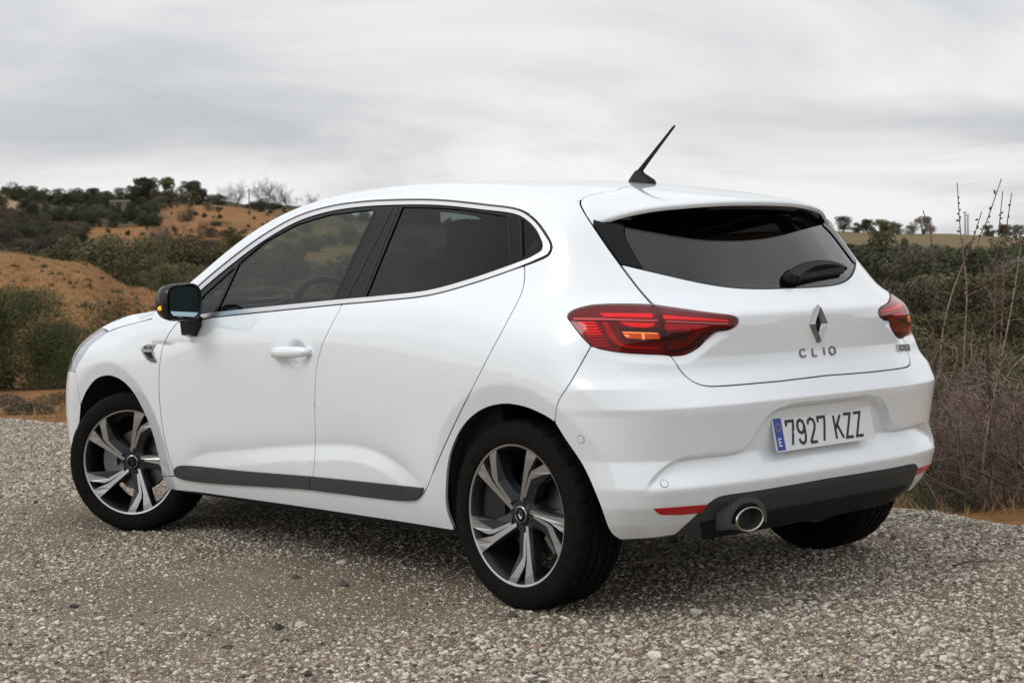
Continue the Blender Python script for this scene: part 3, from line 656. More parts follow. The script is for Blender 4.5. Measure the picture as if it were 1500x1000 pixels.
    hole=MB(); hole.add(sh(.076,.055,-0.572)+[np.array([-0.572,C[1],C[2]-.03])],[(i,i+1,30) for i in range(29)]); hole.build('exhaust_recess','interior',diff)
    # reflectors
    rf=[(957.5,744.5),(1000,741.5),(1036,738.5),(1033,746),(1024,751),(996,753.5),(968,753.5),(962,750)]
    both(panel('rear_reflector',[cl(px(dens(rf),smooth=False))],CYL,'reflector',car,off=.0015,gap=0,fl=.004,sp=.012))
    # parking sensors
    for (sx,sy,r) in ((973,708,.0115),(851,643,.0115)):
        c3=px([(sx,sy)],smooth=False)[0]; n3=grad(c3[None])[0]; u=np.cross(n3,[0,0,1]); u/=np.linalg.norm(u); v=np.cross(n3,u)
        m=MB(); m.loft([[c3+n3*h+(u*math.cos(t)+v*math.sin(t))*rr for t in np.linspace(0,2*math.pi,20)[:-1]] for rr,h in ((r+.0015,-.002),(r+.0015,.0004))]); o=m.build('sensor_rim','seal',car); mirror_obj(o,car)
        m=MB(); m.loft([[c3+n3*h+(u*math.cos(t)+v*math.sin(t))*rr for t in np.linspace(0,2*math.pi,20)[:-1]] for rr,h in ((r,-.002),(r,.001))]); o=m.build('parking_sensor','paint',car); mirror_obj(o,car)
    # --- tail lights
    tlp=np.array(TL_PX,float); tlc=catmull(tlp,5,True)
    base=panel('tail_light',[cl(px(tlc,smooth=False))],CYL,'reddeep',car,off=-.008,gap=.0005,fl=.01,sp=.012)
    els=[]
    def el(name,poly,mat,off,sp=.012): 
        o=panel(name,[cl(px(dens(poly),smooth=False))],CYL,mat,base,off=off,gap=0,fl=.004,sp=sp); els.append(o); return o
    el('light_bar',[(879,457),(956,457.5),(957,463.5),(884,462)],'redglow',-.0035)
    el('light_bar',[(972,460),(1030,465),(1068,468.5),(1068,470.5),(1030,469),(972,466)],'redglow',-.0035)
    el('light_line',[(839,464.5),(880,464.8),(965,468),(965,470),(880,467.2),(839,467)],'lightline',-.0030)
    el('light_line',[(975,469),(1069,473),(1069,475),(975,471)],'lightline',-.0030)
    for i in range(9):
        y=470+i*4.3; x0=846+i*2.55; x1=872+i*2.7; el('light_fin',[(x0,y),(x1,y),(x1+.8,y+2.3),(x0+1.2,y+2.3)],'redmid' if i>4 else 'redglow',-.004)
    el('light_guide',[(881,470),(890,471),(898,488),(908,501),(922,507.5),(966,509.8),(968,511.8),(920,510.5),(904,505),(891,492)],'redmid',-.004)
    el('indicator_bezel',[(906,478),(972,482),(974,501),(925,499),(912,493)],'smoke',-.0055)
    el('turn_indicator',[(911,486),(940,487),(942,496.3),(918,495.3)],'amberdim',-.004); el('turn_indicator',[(945,487.2),(966,488),(968,497),(946,496.4)],'amberdim',-.004)
    el('indicator_bright',[(940.3,485.8),(944,486),(945.5,498),(941.5,497.6)],'amberhot',-.0032); el('indicator_bright',[(911,485.3),(966,487.3),(966,488.6),(912,487)],'amberhot',-.0032); el('indicator_bright',[(914,489.5),(922,490),(924,493),(917,492.6)],'amberhot',-.0032)  # glowing amber strips and a patch, brighter than the cells
    el('brake_cell',[(908,470.5),(962,472.5),(957,477),(944,479),(920,476.5)],'redglow',-.0042)
    el('reverse_light',[(974,487),(1018,487.5),(1003,499),(976,500.5)],'smoke',-.0035)
    el('light_trim',[(975,472.5),(1040,476),(1024,483),(974,484)],'redmid',-.0045)
    el('light_trim',[(1076,474.5),(1068,479),(1048,481.5),(1033,490),(1016,504),(1000,512),(977,514),(976,516),(1001,516.5),(1019,508.5),(1035,494.5),(1049,485),(1070,480.5),(1079,475.5)],'smoke',-.004)
    a=np.array([(958,447),(964,456),(970,472),(974,490),(975,506),(980,520)],float); els.append(panel('shut_line',[px(catmull(a,5),smooth=False),px(dens([tuple(a[-1]),tuple(a[-1]+[2.2,0])])[:2],smooth=False),px(catmull(a+[2.2,0],5)[::-1],smooth=False),px([tuple(a[0]+[2.2,0]),tuple(a[0])],smooth=False)],CYL,'seal',base,off=-.0005,gap=0,fl=0,sp=.01))
    els.append(panel('light_lens',[cl(px(poly_off(tlc,-.6),smooth=False))],CYL,'lens',base,off=.000,gap=.0005,fl=0,sp=.012))
    rb=mirror_obj(base,car)
    for o in els: mirror_obj(o,rb)
    # --- badges, plate
    def frame(p2,tilt=None):
        c3=px([p2],smooth=False)[0]; n3=grad(c3[None])[0]; u=np.cross([0,0,1],n3); u/=np.linalg.norm(u); v=np.cross(n3,u); return c3,u,v,n3
    def diamond(c3,u,v,n3,h,parent,name,mat='chrome'):
        w_=h*.68; o=[(0,h),(w_,0),(0,-h),(-w_,0)]; s=.50; 
        m=MB(); P=lambda a,b,d: c3+u*a+v*b+n3*d
        # faceted lozenge ring: outer edge low, ridge high, inner low
        out=[P(a,b,.001) for a,b in ((-.10*h,h),(.10*h,h),(w_*1.08,.02*h),(.10*h,-h),(-.10*h,-h),(-w_*1.08,-.02*h))]
        rdg=[P(a,b,h*.22) for a,b in ((-.05*h,.86*h),(.06*h,.84*h),(w_*.86,0),(.03*h,-.86*h),(-.05*h,-.84*h),(-w_*.80,0))]
        inn_=[P(a,b,.001) for a,b in ((.02*h,.48*h),(.06*h,.46*h),(w_*.42,-.02*h),(.0,-.42*h),(-.04*h,-.40*h),(-w_*.40,.04*h))]
        m.loft([out,rdg,inn_],False,False); return m.build(name,mat,parent)
    c3,u,v,n3=frame((1199,474)); c3=c3*np.array([1,0,1]); bdg=diamond(c3,u,v,n3,.062,car,'badge'); m=MB(); m.prism([(0,.034),(.012,0),(0,-.030),(-.012,0)],c3,u,v,n3,.0005,.003); m.build('badge_centre','black_gloss',bdg)
    GL={'C':[[(.46,.80),(.40,.92),(.25,1),(.10,.92),(0,.72),(0,.28),(.10,.08),(.25,0),(.40,.08),(.46,.20)]],'L':[[(0,1),(0,0),(.42,0)]],'I':[[(0,1),(0,0)]],
        'O':[[(.25,1),(.10,.92),(0,.72),(0,.28),(.10,.08),(.25,0),(.40,.08),(.5,.28),(.5,.72),(.40,.92),(.25,1),(.10,.92)]],
        '7':[[(0,.80),(0,1),(.46,1),(.44,.80),(.22,0)]],'2':[[(0,.76),(.05,.92),(.22,1),(.40,.92),(.45,.74),(.40,.56),(.02,.0),(.02,0),(.46,0)]],
        '9':[[(.45,.72),(.38,.52),(.22,.44),(.06,.52),(0,.72),(.06,.92),(.22,1),(.38,.92),(.45,.72),(.45,.30),(.38,.08),(.22,0),(.06,.08),(.0,.22)]],
        'K':[[(0,1),(0,0)],[(.46,1),(.02,.42)],[(.16,.62),(.48,0)]],'Z':[[(0,1),(.46,1),(.0,0),(.46,0)]],'E':[[(.42,1),(0,1),(0,0),(.42,0)],[(0,.5),(.36,.5)]],
        'R':[[(0,0),(0,1),(.32,1),(.45,.88),(.45,.64),(.32,.50),(0,.50)],[(.2,.5),(.46,0)]],'S':[[(.45,.85),(.25,1),(.05,.88),(.06,.64),(.40,.40),(.44,.14),(.22,0),(0,.15)]],'N':[[(0,0),(0,1),(.45,0),(.45,1)]],'.':[[(0,0),(0,.1)]]}
    def glyph(m,ch,o,u,v,n,hh,ww,th,h0,h1):
        for st in GL[ch]:
            p=np.array(st,float)*[ww/.46,hh]; k=len(p)
            for i in range(k):
                a=p[max(i-1,0)];b=p[i];c=p[min(i+1,k-1)]
            L_=[];R2=[]
            for i in range(k):
                t0=p[i]-p[i-1] if i else p[1]-p[0]; t1=p[i+1]-p[i] if i<k-1 else t0
                if np.linalg.norm(t0)<1e-9: t0=t1
                if np.linalg.norm(t1)<1e-9: t1=t0
                t0=t0/np.linalg.norm(t0); t1=t1/np.linalg.norm(t1); n0=np.array([-t0[1],t0[0]]); n1=np.array([-t1[1],t1[0]]); nn=n0+n1; nn/=max(np.linalg.norm(nn),1e-6); sc=1/max(.45,nn@n0)
                L_.append(p[i]+nn*th/2*sc); R2.append(p[i]-nn*th/2*sc)
            for i in range(k-1):
                if np.linalg.norm(p[i+1]-p[i])<1e-9: continue
                m.prism([tuple(R2[i]),tuple(R2[i+1]),tuple(L_[i+1]),tuple(L_[i])],o,u,v,n,h0,h1)
    # CLIO lettering: centre on the tailgate
    for ch,(gx,gy),ww in (('C',(1172.5,523.2),.026),('L',(1190.5,521.3),.022),('I',(1207.5,519.8),.02),('O',(1215.5,519.4),.028)):
        c3,u,v,n3=frame((gx,gy)); m=MB(); glyph(m,ch,c3,u,v,n3,.026,ww,.0055,-.001,.004); m.build('badge_letter','chromedarkrefl',car)
    # small rectangular badge
    cs=px([(1313.5,505.3),(1331.5,504.3),(1331.5,513.2),(1313.5,514.6)],smooth=False); n3=grad(cs.mean(0)[None])[0]; u=cs[1]-cs[0]; L0=np.linalg.norm(u); u/=L0; v=np.cross(n3,u); v/=np.linalg.norm(v); 
    m=MB(); m.box(cs.mean(0)+n3*.001,(L0/2,.0125,.003),np.stack([u,v,n3],1)); bd=m.build('nameplate','chrome',car)
    m=MB(); m.box(cs.mean(0)+n3*.001+u*.006,(L0/2-.012,.0095,.0034),np.stack([u,v,n3],1)); m.build('nameplate_inlay','black_gloss',bd)
    m=MB(); x0=-.030
    for ch in 'RSLINE': glyph(m,ch,cs.mean(0)+u*x0-v*.005,u,v,n3,.010,.006,.0018,.0043,.0050); x0+=.0125
    m.build('nameplate_letter','satin',bd)
    # number plate
    pc=np.array([-.602,0,.548]); n3=np.array([-1,0,.20]); n3/=np.linalg.norm(n3); u=np.array([0,-1.,0]); v=np.cross(n3,u)
    ip=px([(1205,628)],smooth=False)[0]; pc=ip*np.array([1,0,1])+n3*.016
    def rr(w_,h_,r,k=4): return [(sx*(w_-r)+r*math.cos(a),sy*(h_-r)+r*math.sin(a)) for sx,sy,a0 in ((1,1,0),(-1,1,90),(-1,-1,180),(1,-1,270)) for a in [R_(a0+90*i/k) for i in range(k+1)]]
    m=MB(); m.prism(rr(.26,.055,.008),pc,u,v,n3,-.004,.002); plate=m.build('number_plate','plate',car)
    m=MB(); m.prism([(-.257,-.0515),(-.217,-.0515),(-.217,.0515),(-.257,.0515)],pc,u,v,n3,.002,.0026); m.build('plate_band','plblue',plate)
    m=MB()
    for k in range(12):
        a=2*math.pi*k/12; o=np.array([-.237+.0115*math.cos(a),.023+.0115*math.sin(a)]); m.prism([(o[0]+.0019*math.cos(t),o[1]+.0019*math.sin(t)) for t in np.linspace(0,2*math.pi,6)[:-1]],pc,u,v,n3,.0026,.003)
    m.build('plate_stars','yellow',plate)
    m=MB(); glyph(m,'E',pc+u*-.2445+v*-.036,u,v,n3,.022,.014,.004,.0026,.003); m.build('plate_character','white',plate)
    x0=-.196
    for ch in '7927 KZZ':
        if ch==' ': x0+=.030; continue
        m=MB(); glyph(m,ch,pc+u*x0+v*-.0385,u,v,n3,.077,.036,.0098,.002,.0032); m.build('plate_character','ink',plate); x0+=.0545
    for bx,by in ((-.165,.002),(.142,.003),(-.205,.049),(.03,.049)):
        m=MB(); m.loft([[pc+u*(bx+r*math.cos(t))+v*(by+r*math.sin(t))+n3*h for t in np.linspace(0,2*math.pi,9)[:-1]] for r,h in ((.0032,.002),(.0028,.004))],False); m.build('plate_screw','satin',plate)
    def strip(name,p3,dom,wd,off,mat='seal',mir=True):
        q=dom.to2(p3); q=resample(q,.014); a_,b_=para(q,(-wd/2,wd/2)); A=dom.to3(a_); B=dom.to3(b_); A+=grad(A)*off; B+=grad(B)*off; m=MB(); k=len(A)
        m.add(np.vstack([A,B]),[(i,i+1,k+i+1,k+i) for i in range(k-1)]); o=m.build(name,mat,car,True)
        if mir: mirror_obj(o,car)
        return o
    for l_,d_,wd in ((px(fgap),SIDE,.0055),(px(bgap),SIDE,.0055),(px(rgap),SIDE,.0065),(px(tgs),CYL,.0075),(np.vstack([px([(982,520.7),(990,531.5)])[:-1],low[1:]]),CYL,.008),(px(seamb),CYL,.004),(np.vstack([px([(222,467),(180,478),(158,486)])]),SIDE,.006)):
        strip('gap_shade_strip',l_,d_,wd,-.0045)  # dark strips paint in the shade inside the white panel gaps
    strip('gap_shade_strip',np.vstack([low[-6:],low2[1:],mir3(low2)[1:],mir3(low[-6:])]),CYL,.016,-.006,mir=False)
    strip('gap_shade_strip',np.vstack([px([(852.5,292.5),(855,290),(860,287.6),(884,282)]),tgt[-3:],mid[1:],mir3(mid)[1:]]),TOP,.005,-.003,mir=False)
    # --- wiper
    wp=px([(1158,409),(1166,402),(1185,392),(1210,389),(1228,391.5),(1237,395)]); wn=grad(wp)
    m=MB(); K=len(wp)
    for k_,(h0,wd) in enumerate(((.02,.020),)):
        rg=[]
        for i in range(K):
            t=i/(K-1); nn=wn[i]; tt=wp[min(i+1,K-1)]-wp[max(i-1,0)]; tt/=np.linalg.norm(tt); s_=np.cross(nn,tt); wd_=.020*(1-t)**.6+.006; hh=.030*(1-.55*t)
            c_=wp[i]-s_*.002; dn=np.array([0,0,-1.])
            rg.append([c_+s_*wd_*a+nn*b for a,b in ((-1,hh*.3),(-.6,hh),(.6,hh),(1,hh*.45),(.9,.004),(-.9,.002))])
        m.loft(rg)
    wip=m.build('wiper_arm','dplastic',car,True,40)
    bl=px([(1160,412),(1180,409),(1205,404),(1232,400)]); bn=grad(bl); m=MB()
    m.loft([[b_+n_*h+np.array([0,0,1])*d for h,d in ((.001,-.004),(.018,-.008),(.022,.008),(.001,.005))] for b_,n_ in zip(bl,bn)]); m.build('wiper_blade','seal',wip)
    c3,u,v,n3=frame((1156,408)); m=MB(); m.loft([[c3+(u*math.cos(t)+v*math.sin(t))*r+n3*h for t in np.linspace(0,2*math.pi,17)[:-1]] for r,h in ((.026,-.002),(.024,.018),(.017,.030))],False); m.build('wiper_hub','dplastic',wip,True,40)
    # --- antenna
    p0=TOP.to3(np.array([[.205,0.0]]))[0]; m=MB()
    def arng(xc,a,b,z): return [np.array([xc+a*math.cos(t),b*math.sin(t),z]) for t in np.linspace(0,2*math.pi,21)[:-1]]
    m.loft([arng(.205,.070,.032,p0[2]-.012),arng(.205,.062,.030,p0[2]+.006),arng(.212,.045,.022,p0[2]+.020),arng(.218,.026,.014,p0[2]+.034),arng(.214,.016,.010,p0[2]+.045)],False); ant=m.build('antenna','dplastic',car,True,50)
    tip=CAM+ray([(988.5,184)])[0]*(-CAM[1]/ray([(988.5,184)])[0][1]); b0=np.array([.214,0,p0[2]+.040])
    m=MB(); m.tube([b0,b0+(tip-b0)*.3,b0+(tip-b0)*.96,tip],[.0095,.0075,.0045,.003],10); m.build('antenna_mast','dplastic',ant,True,50)
    # --- mirrors
    mc=np.array([1.80,.980,1.005])
    def mring(x,s,dy=0,dz=0,top=1.0):
        out=[]
        for t in np.linspace(0,2*math.pi,33)[:-1]:
            c_,s_=math.cos(t),math.sin(t); e=.62
            yy=math.copysign(abs(c_)**e,c_)*.090; zz=math.copysign(abs(s_)**e,s_)*.072*(1+.10*(yy<0)*(-yy/.098))
            out.append(np.array([x-yy*.18,mc[1]+yy*s+dy,mc[2]+zz*s+dz]))
        return out
    m=MB(); m.loft([mring(1.768,.90),mring(1.762,.97),mring(1.768,1.02),mring(1.80,1.03),mring(1.84,.97,.002),mring(1.875,.80,.002,-.003),mring(1.895,.50,0,-.005),mring(1.90,.2,0,-.006)],True,True); mo=m.build('door_mirror','mblack',car,True,50)
    m=MB(); m.loft([mring(1.7665,.84),mring(1.7655,.84)],True,True); mg=m.build('mirror_glass','mirrorglass',mo)
    m=MB(); m.loft([mring(1.789,1.03,0,.0),mring(1.80,1.036),mring(1.812,1.03)],False,False)
    hous=m.build('mirror_seam','seal',mo,True)
    m=MB(); a0=[np.array([1.785+.03*i/6,mc[1]+.094-.016*(i/6)**2,mc[2]-.020-.004*i/6]) for i in range(7)]; m.tube(a0,.0085,8); mi=m.build('mirror_indicator','amber',mo,True)
    sb=px([(270,492),(288,492),(291,478),(287,466),(266,466)],smooth=False)
    m=MB(); q=[np.array([1.905,.875,.860]),np.array([1.84,.875,.862]),np.array([1.81,.872,.905]),np.array([1.83,.865,.945]),np.array([1.905,.865,.945])]
    q2=[np.array([1.89,.925,.872]),np.array([1.835,.925,.874]),np.array([1.805,.935,.915]),np.array([1.80,.945,.95]),np.array([1.87,.945,.95])]
    m.loft([q,q2]); ms=m.build('mirror_stalk','mblack',mo,True,40)
    r_=mirror_obj(mo,car)
    for o in (mg,hous,mi,ms): mirror_obj(o,r_)
    # --- door handles
    def handle(p0_,p1_,cap=True):
        a=px([p0_],smooth=False)[0]; b=px([p1_],smooth=False)[0]; a[1]=b[1]=.889; m=MB(); rg=[]
        for i in range(17):
            t=i/16; c_=a*(1-t)+b*t; lift=.026*(1-abs(2*t-1)**4)+.004; hh=.021*(1-.55*abs(2*t-1)**5)
            rg.append([c_+np.array([0,lift+dy*.011,dz*hh]) for dy,dz in ((-1,-.7),(0,-1),(.8,-.75),(1.05,0),(.8,.75),(0,1),(-1,.7))])
        m.loft(rg); return m.build('door_handle','paint',car,True,60)
    both(handle((400,516),(456,515)))
    # wing badge
    b1=[(208,513),(210,508),(216,504.5),(229.5,503.5),(225,509.5),(224.5,514),(208,514.5)]; b2=[(208,514.5),(224.5,514),(230.5,530.5),(222,529.8),(214.5,525)]
    wb=panel('wing_badge',[cl(px(dens(b1),smooth=False))],SIDE,'chrome',car,off=.005,gap=0,fl=.006,sp=.012); wb2=panel('wing_badge_frame',[cl(px(dens(b2),smooth=False))],SIDE,'chrome',wb,off=.004,gap=0,fl=.006,sp=.012)
    wb3=panel('wing_badge_grille',[cl(px(dens([(211,515.5),(222.5,515.3),(226.5,526.5),(218,523.5)]),smooth=False))],SIDE,'dplastic',wb,off=.0055,gap=0,fl=.002,sp=.012)
    r_=mirror_obj(wb,car); mirror_obj(wb2,r_); mirror_obj(wb3,r_)
    c3,u,v,n3=frame((213,511)); m=MB(); x0=0
    for ch in 'RSLINE': glyph(m,ch,c3+u*x0,u,v,n3,.011,.006,.002,.0052,.006); x0+=.0115
    m.build('wing_badge_letter','black_gloss',wb)
    m=MB(); x0=0
    c3,u,v,n3=frame((562,719))
    for ch in 'CLIO': glyph(m,ch,c3+u*x0,u,v,n3,.022,.022,.003,.009,.0097); x0+=.042 if ch!='I' else .028
    m.build('moulding_letter','plastic',car)
    # --- lining, floor, wells
    lm=lining.mesh('lining'); link('lining',lm,car,'interior')
    m=MB(); m.box((1.50,0,.215),(1.60,.53,.02)); m.box((1.29,0,.215),(.93,.76,.02)); m.box((-.22,0,.32),(.18,.60,.02)); m.build('underbody','interior',car)
    for cx in (0,2.583):
        for s in (1,-1):
            m=MB(); n_=25; cc=cx-.03 if cx==0 else 2.585; rad=.372 if cx==0 else .385
            A_=[np.array([cc+rad*math.cos(t),0,.308+rad*math.sin(t)]) for t in np.linspace(R_(-9),R_(189),n_)]; yo=SIDE.to3(np.array(A_)[:,[0,2]])[:,1]-.02; A_=[q+np.array([0,s*v_,0]) for q,v_ in zip(A_,yo)]; B_=[q*np.array([1,0,1])+np.array([0,s*.50,0]) for q in A_]
            m.add(A_+B_+[np.array([cc,s*.50,.308])],[(i,i+1,n_+i+1,n_+i) for i in range(n_-1)]+[(n_+i,n_+i+1,2*n_) for i in range(n_-1)]+[(n_,2*n_,2*n_-1)]); m.build('wheel_well','interior',car)
    # door cards and cabin
    for s in (1,-1): m=MB(); m.box((1.05,s*.775,.60),(.95,.02,.36)); m.build('door_card','interior',car)
    m=MB(); m.box((-.02,0,.92),(.30,.60,.012)); m.build('parcel_shelf','interior',car)
    m=MB(); m.box((2.05,0,.72),(.05,.72,.25)); m.build('bulkhead','interior',car)
    def soft(name,c,h,bev,rot,mat,par,seg=3):
        bm=bmesh.new(); bmesh.ops.create_cube(bm,size=2); 
        for v_ in bm.verts: v_.co=Vector((v_.co.x*h[0],v_.co.y*h[1],v_.co.z*h[2]))
        bmesh.ops.bevel(bm,geom=bm.edges[:],offset=bev,segments=seg,profile=.5,affect='EDGES')
        me=bpy.data.meshes.new(name); bm.to_mesh(me); bm.free(); me.transform(Matrix.Translation(c)@Matrix.Rotation(rot,4,'Y')); me.polygons.foreach_set('use_smooth',[True]*len(me.polygons)); return link(name,me,par,mat)
    for s in (1,-1):
        st=soft('seat',(1.10,s*.36,.50),(.27,.25,.09),.05,R_(-8),'seatfab',car); soft('seat_back',(.80,s*.36,.82),(.075,.25,.33),.05,R_(-14),'seatfab',st); soft('headrest',(.70,s*.36,1.19),(.055,.135,.095),.045,R_(-10),'seatfab',st)
    st=soft('rear_seat',(.42,0,.48),(.25,.62,.09),.05,R_(-8),'seatfab',car); soft('seat_back',(.18,0,.80),(.07,.62,.30),.05,R_(-18),'seatfab',st)
    for y_ in (.38,-.38): soft('headrest',(.08,y_,1.10),(.045,.12,.065),.035,R_(-12),'seatfab',st)
    ds=soft('dashboard',(1.98,0,.84),(.20,.70,.13),.07,R_(8),'dash',car); soft('instrument_hood',(1.80,.36,.965),(.09,.17,.035),.03,R_(10),'dash',ds)
    m=MB(); cw=np.array([1.62,.36,.915]); ax=np.array([-.90,0,.42]); ax/=np.linalg.norm(ax); e1=np.array([0,1,0.]); e2=np.cross(ax,e1)
    m.tube([cw+(e1*math.cos(t)+e2*math.sin(t))*.185 for t in np.linspace(0,2*math.pi,37)],.016,8,False); sw=m.build('steering_wheel','dash',car,True)
    m=MB(); m.tube([cw-ax*.02,cw+ax*-.20],[.065,.04],12); m.tube([cw-e1*.18,cw+e1*.18],.018,8); m.tube([cw,cw-e2*math.copysign(.18,e2[2])],.018,8); m.build('steering_hub','dash',sw,True,40)
    m=MB(); m.box((1.50,0,1.33),(.012,.11,.03)); m.build('interior_mirror','interior',car)
    # --- wheels
    def wheel_mesh():
        # local: axle along +Y (outer face at +Y); radius in XZ
        res={}
        W0=.0; prof=[(.222,-.10),(.232,-.108),(.262,-.106),(.290,-.100),(.303,-.088),(.3065,-.078)]
        tr=[]
        for g in (-.055,-.02,.02,.055): tr+=[(.308,g-.006),(.301,g-.0045),(.301,g+.0045),(.308,g+.006)]
        prof=prof+tr+[(.3065,.078),(.303,.088),(.298,.094),(.290,.100),(.280,.1035),(.276,.1050),(.262,.107),(.245,.107),(.238,.1045),(.234,.1045),(.2305,.1000),(.2275,.094)]
        n=180; m=MB(); rings=[]
        for i in range(n):
            t=2*math.pi*i/n; rg=[]
            for r,y in prof:
                if (r>.302 and abs(y)>.06 and i%6 in(0,)): r-=.006
                rg.append(np.array([r*math.cos(t),y,r*math.sin(t)]))
            rings.append(rg)
        k=len(prof); m.add([q for rg in rings for q in rg],[(i*k+j,i*k+j+1,((i+1)%n)*k+j+1,((i+1)%n)*k+j) for i in range(n) for j in range(k-1)])
        res['tyre']=(m.mesh('tyre',True,50),'tyre')
        def lathe(pr,n=96):
            m=MB(); k=len(pr); m.add([np.array([r*math.cos(2*math.pi*i/n),y,r*math.sin(2*math.pi*i/n)]) for i in range(n) for r,y in pr],[(i*k+j,i*k+j+1,((i+1)%n)*k+j+1,((i+1)%n)*k+j) for i in range(n) for j in range(k-1)]); return m
        res['rim_barrel']=(lathe([(.2215,.089),(.213,.080),(.207,.06),(.200,.02),(.195,-.06),(.205,-.085),(.224,-.10)]).mesh('rim_barrel',True,60),'rimdark')
        res['rim_lip']=(lathe([(.2215,.088),(.2225,.0955),(.2300,.0975),(.2320,.092)]).mesh('rim_lip',True,60),'machined')
        res['brake_disc']=(lathe([(.07,.012),(.135,.012),(.135,-.006),(.07,-.006)],48).mesh('brake_disc',True,30),'disc')
        hub=lathe([(.0,.062),(.0,.062)],8)
        Ro=.2225
        def dep(r): # outer-face depth: hub is set back, spokes rise to the lip
            return .0935-.030*(1-np.clip(r/.95,0,1))**1.2
        A_m=[(-.550,.84),(-.395,.925),(-.418,.73),(-.422,.45),(-.195,.168),(-.235,.150),(-.475,.42),(-.530,.52)]
        A_g=[(-.40,.925),(-.30,.50),(-.14,.315),(-.02,.24),(-.20,.165),(-.425,.45),(-.422,.73)]
        B_m=[(-.860,.570),(-.715,.745),(-.520,.428),(-.160,.078),(-.215,.052),(-.477,.272)]
        B_g=[(-.715,.745),(-.64,.70),(-.50,.40),(-.165,.075),(-.520,.425)]
        th5=[2*math.pi*k/5 for k in range(5)]
        def rotp(p,a): c_,s_=math.cos(a),math.sin(a); return np.array([p[0]*c_-p[1]*s_,p[0]*s_+p[1]*c_])
        # photo X runs right (=rear of car for the left side => -x) ; keep local x = -photo X
        def solid(poly,dfront,dback,a):
            poly=[np.array(p) for p in poly]; den_=[]
            for p,q in zip(poly,poly[1:]+poly[:1]):
                for t in np.linspace(0,1,4)[:-1]: den_.append(p*(1-t)+q*t)
            den_=[rotp(p,a) for p in den_]; m=MB(); nn=len(den_)
            P=lambda p,d: np.array([-p[0]*Ro,d,p[1]*Ro])
            tri=geometry.tessellate_polygon([[Vector((p[0],p[1],0)) for p in den_]])
            f0=[P(p,dfront(p)) for p in den_]; f1=[P(p,dback(p)) for p in den_]
            m.add(f0+f1,[tuple(t) for t in tri]+[tuple(nn+i for i in t)[::-1] for t in tri]+[(i,(i+1)%nn,nn+(i+1)%nn,nn+i) for i in range(nn)]); return m
        def rad(p): return float(np.hypot(*p))
        sp=[]
        for a in th5:
            sp.append((solid(A_m,lambda p:dep(rad(p)),lambda p:dep(rad(p))-.012,a).mesh('spoke_face'),'machined'))
            sp.append((solid(B_m,lambda p:dep(rad(p)),lambda p:dep(rad(p))-.012,a).mesh('spoke_face'),'machined'))
            mid_=np.array([(-.42,.6)])
            Am=[rotp(np.array(q),a) for q in ((-.40,.925),(-.422,.73),(-.425,.45),(-.20,.165))]
            sp.append((solid(A_g,lambda p,Am=Am:dep(rad(p))-.001-.16*float(seg_dist(p[None],np.array(Am))[0])*.9*.5-.0,lambda p:dep(rad(p))-.045,a).mesh('spoke_flank'),'gunmetal'))
            body_poly=[(-.545,.845),(-.40,.925),(-.31,.50),(-.14,.315),(-.02,.24),(-.20,.1),(-.475,.40),(-.525,.52)]
            sp.append((solid(body_poly,lambda p:dep(rad(p))-.014,lambda p:dep(rad(p))-.045,a).mesh('spoke_flank'),'gunmetal'))
            sp.append((solid([(-.855,.575),(-.715,.745),(-.49,.42),(-.14,.09),(-.215,.03),(-.49,.26)],lambda p:dep(rad(p))-.0115,lambda p:dep(rad(p))-.045,a).mesh('spoke_flank'),'gunmetal'))
        res['spokes']=sp
        h=lathe([(.0,.0655),(.056,.0640),(.064,.054),(.072,.03),(.072,.0)],40); res['hub']=(h.mesh('hub',True,40),'gunmetal')
        cp=lathe([(.0,.0755),(.022,.0752),(.0235,.0745)],32); res['hub_cap']=(cp.mesh('hub_cap',True,40),'black_gloss')
        cp=lathe([(.0235,.0745),(.0245,.0765),(.0275,.0762),(.0285,.074),(.029,.06)],32); res['cap_ring']=(cp.mesh('cap_ring',True,60),'chrome')
        lug=[]
        for k in range(4):
            a=R_(95+90*k); c_=np.array([.044*math.cos(a),0,.044*math.sin(a)])
            m=MB(); m.loft([[c_+np.array([r*math.cos(t),y,r*math.sin(t)]) for t in np.linspace(0,2*math.pi,13)[:-1]] for r,y in ((.0145,.05),(.0145,.0665),(.0115,.0670))]); lug.append((m.mesh('lug_hole_shade'),'interior'))  # raised black discs paint in the shade of the lug holes
        res['lug']=lug
        m=MB(); pr=[]
        arc=[R_(a) for a in np.linspace(-28,28,9)]
        f=[np.array([.10*math.cos(t),.022,.10*math.sin(t)]) for t in arc]+[np.array([.165*math.cos(t),.022,.165*math.sin(t)]) for t in arc[::-1]]
        m.loft([[q+np.array([0,.014,0]) for q in f],[q-np.array([0,.05,0]) for q in f]]); res['cal']=(m.mesh('brake_caliper'),'caliper')
        # lozenge on cap
        m=MB(); h_=.016
        m.loft([[np.array([-a,y,b]) for a,b in ((0,h_*s),(h_*.6*s,0),(0,-h_*s),(-h_*.6*s,0))] for s,y in ((1,.0752),(.8,.079),(.45,.0755))],False,False); res['cap_badge']=(m.mesh('cap_badge'),'chrome')
        return res
    WM=wheel_mesh()
    def place(x,y,side,steer,spin,cal):
        o=link('wheel',WM['rim_barrel'][0],car,WM['rim_barrel'][1])
        o.matrix_local=Matrix.Translation((x,y,.306))@Matrix.Rotation(steer,4,'Z')@(Matrix.Rotation(math.pi,4,'Z') if side<0 else Matrix.Identity(4))
        SPN=Matrix.Rotation(spin,4,'Y')
        def ch(n,mm,mt=None):
            c_=link(n,mm,o,mt); c_.matrix_local=SPN; return c_
        for n in ('tyre','rim_lip','hub','hub_cap','cap_ring','cap_badge','brake_disc'): ch(n,*WM[n])
        for me,mt in WM['spokes']: ch(me.name.split('.')[0],me,mt)
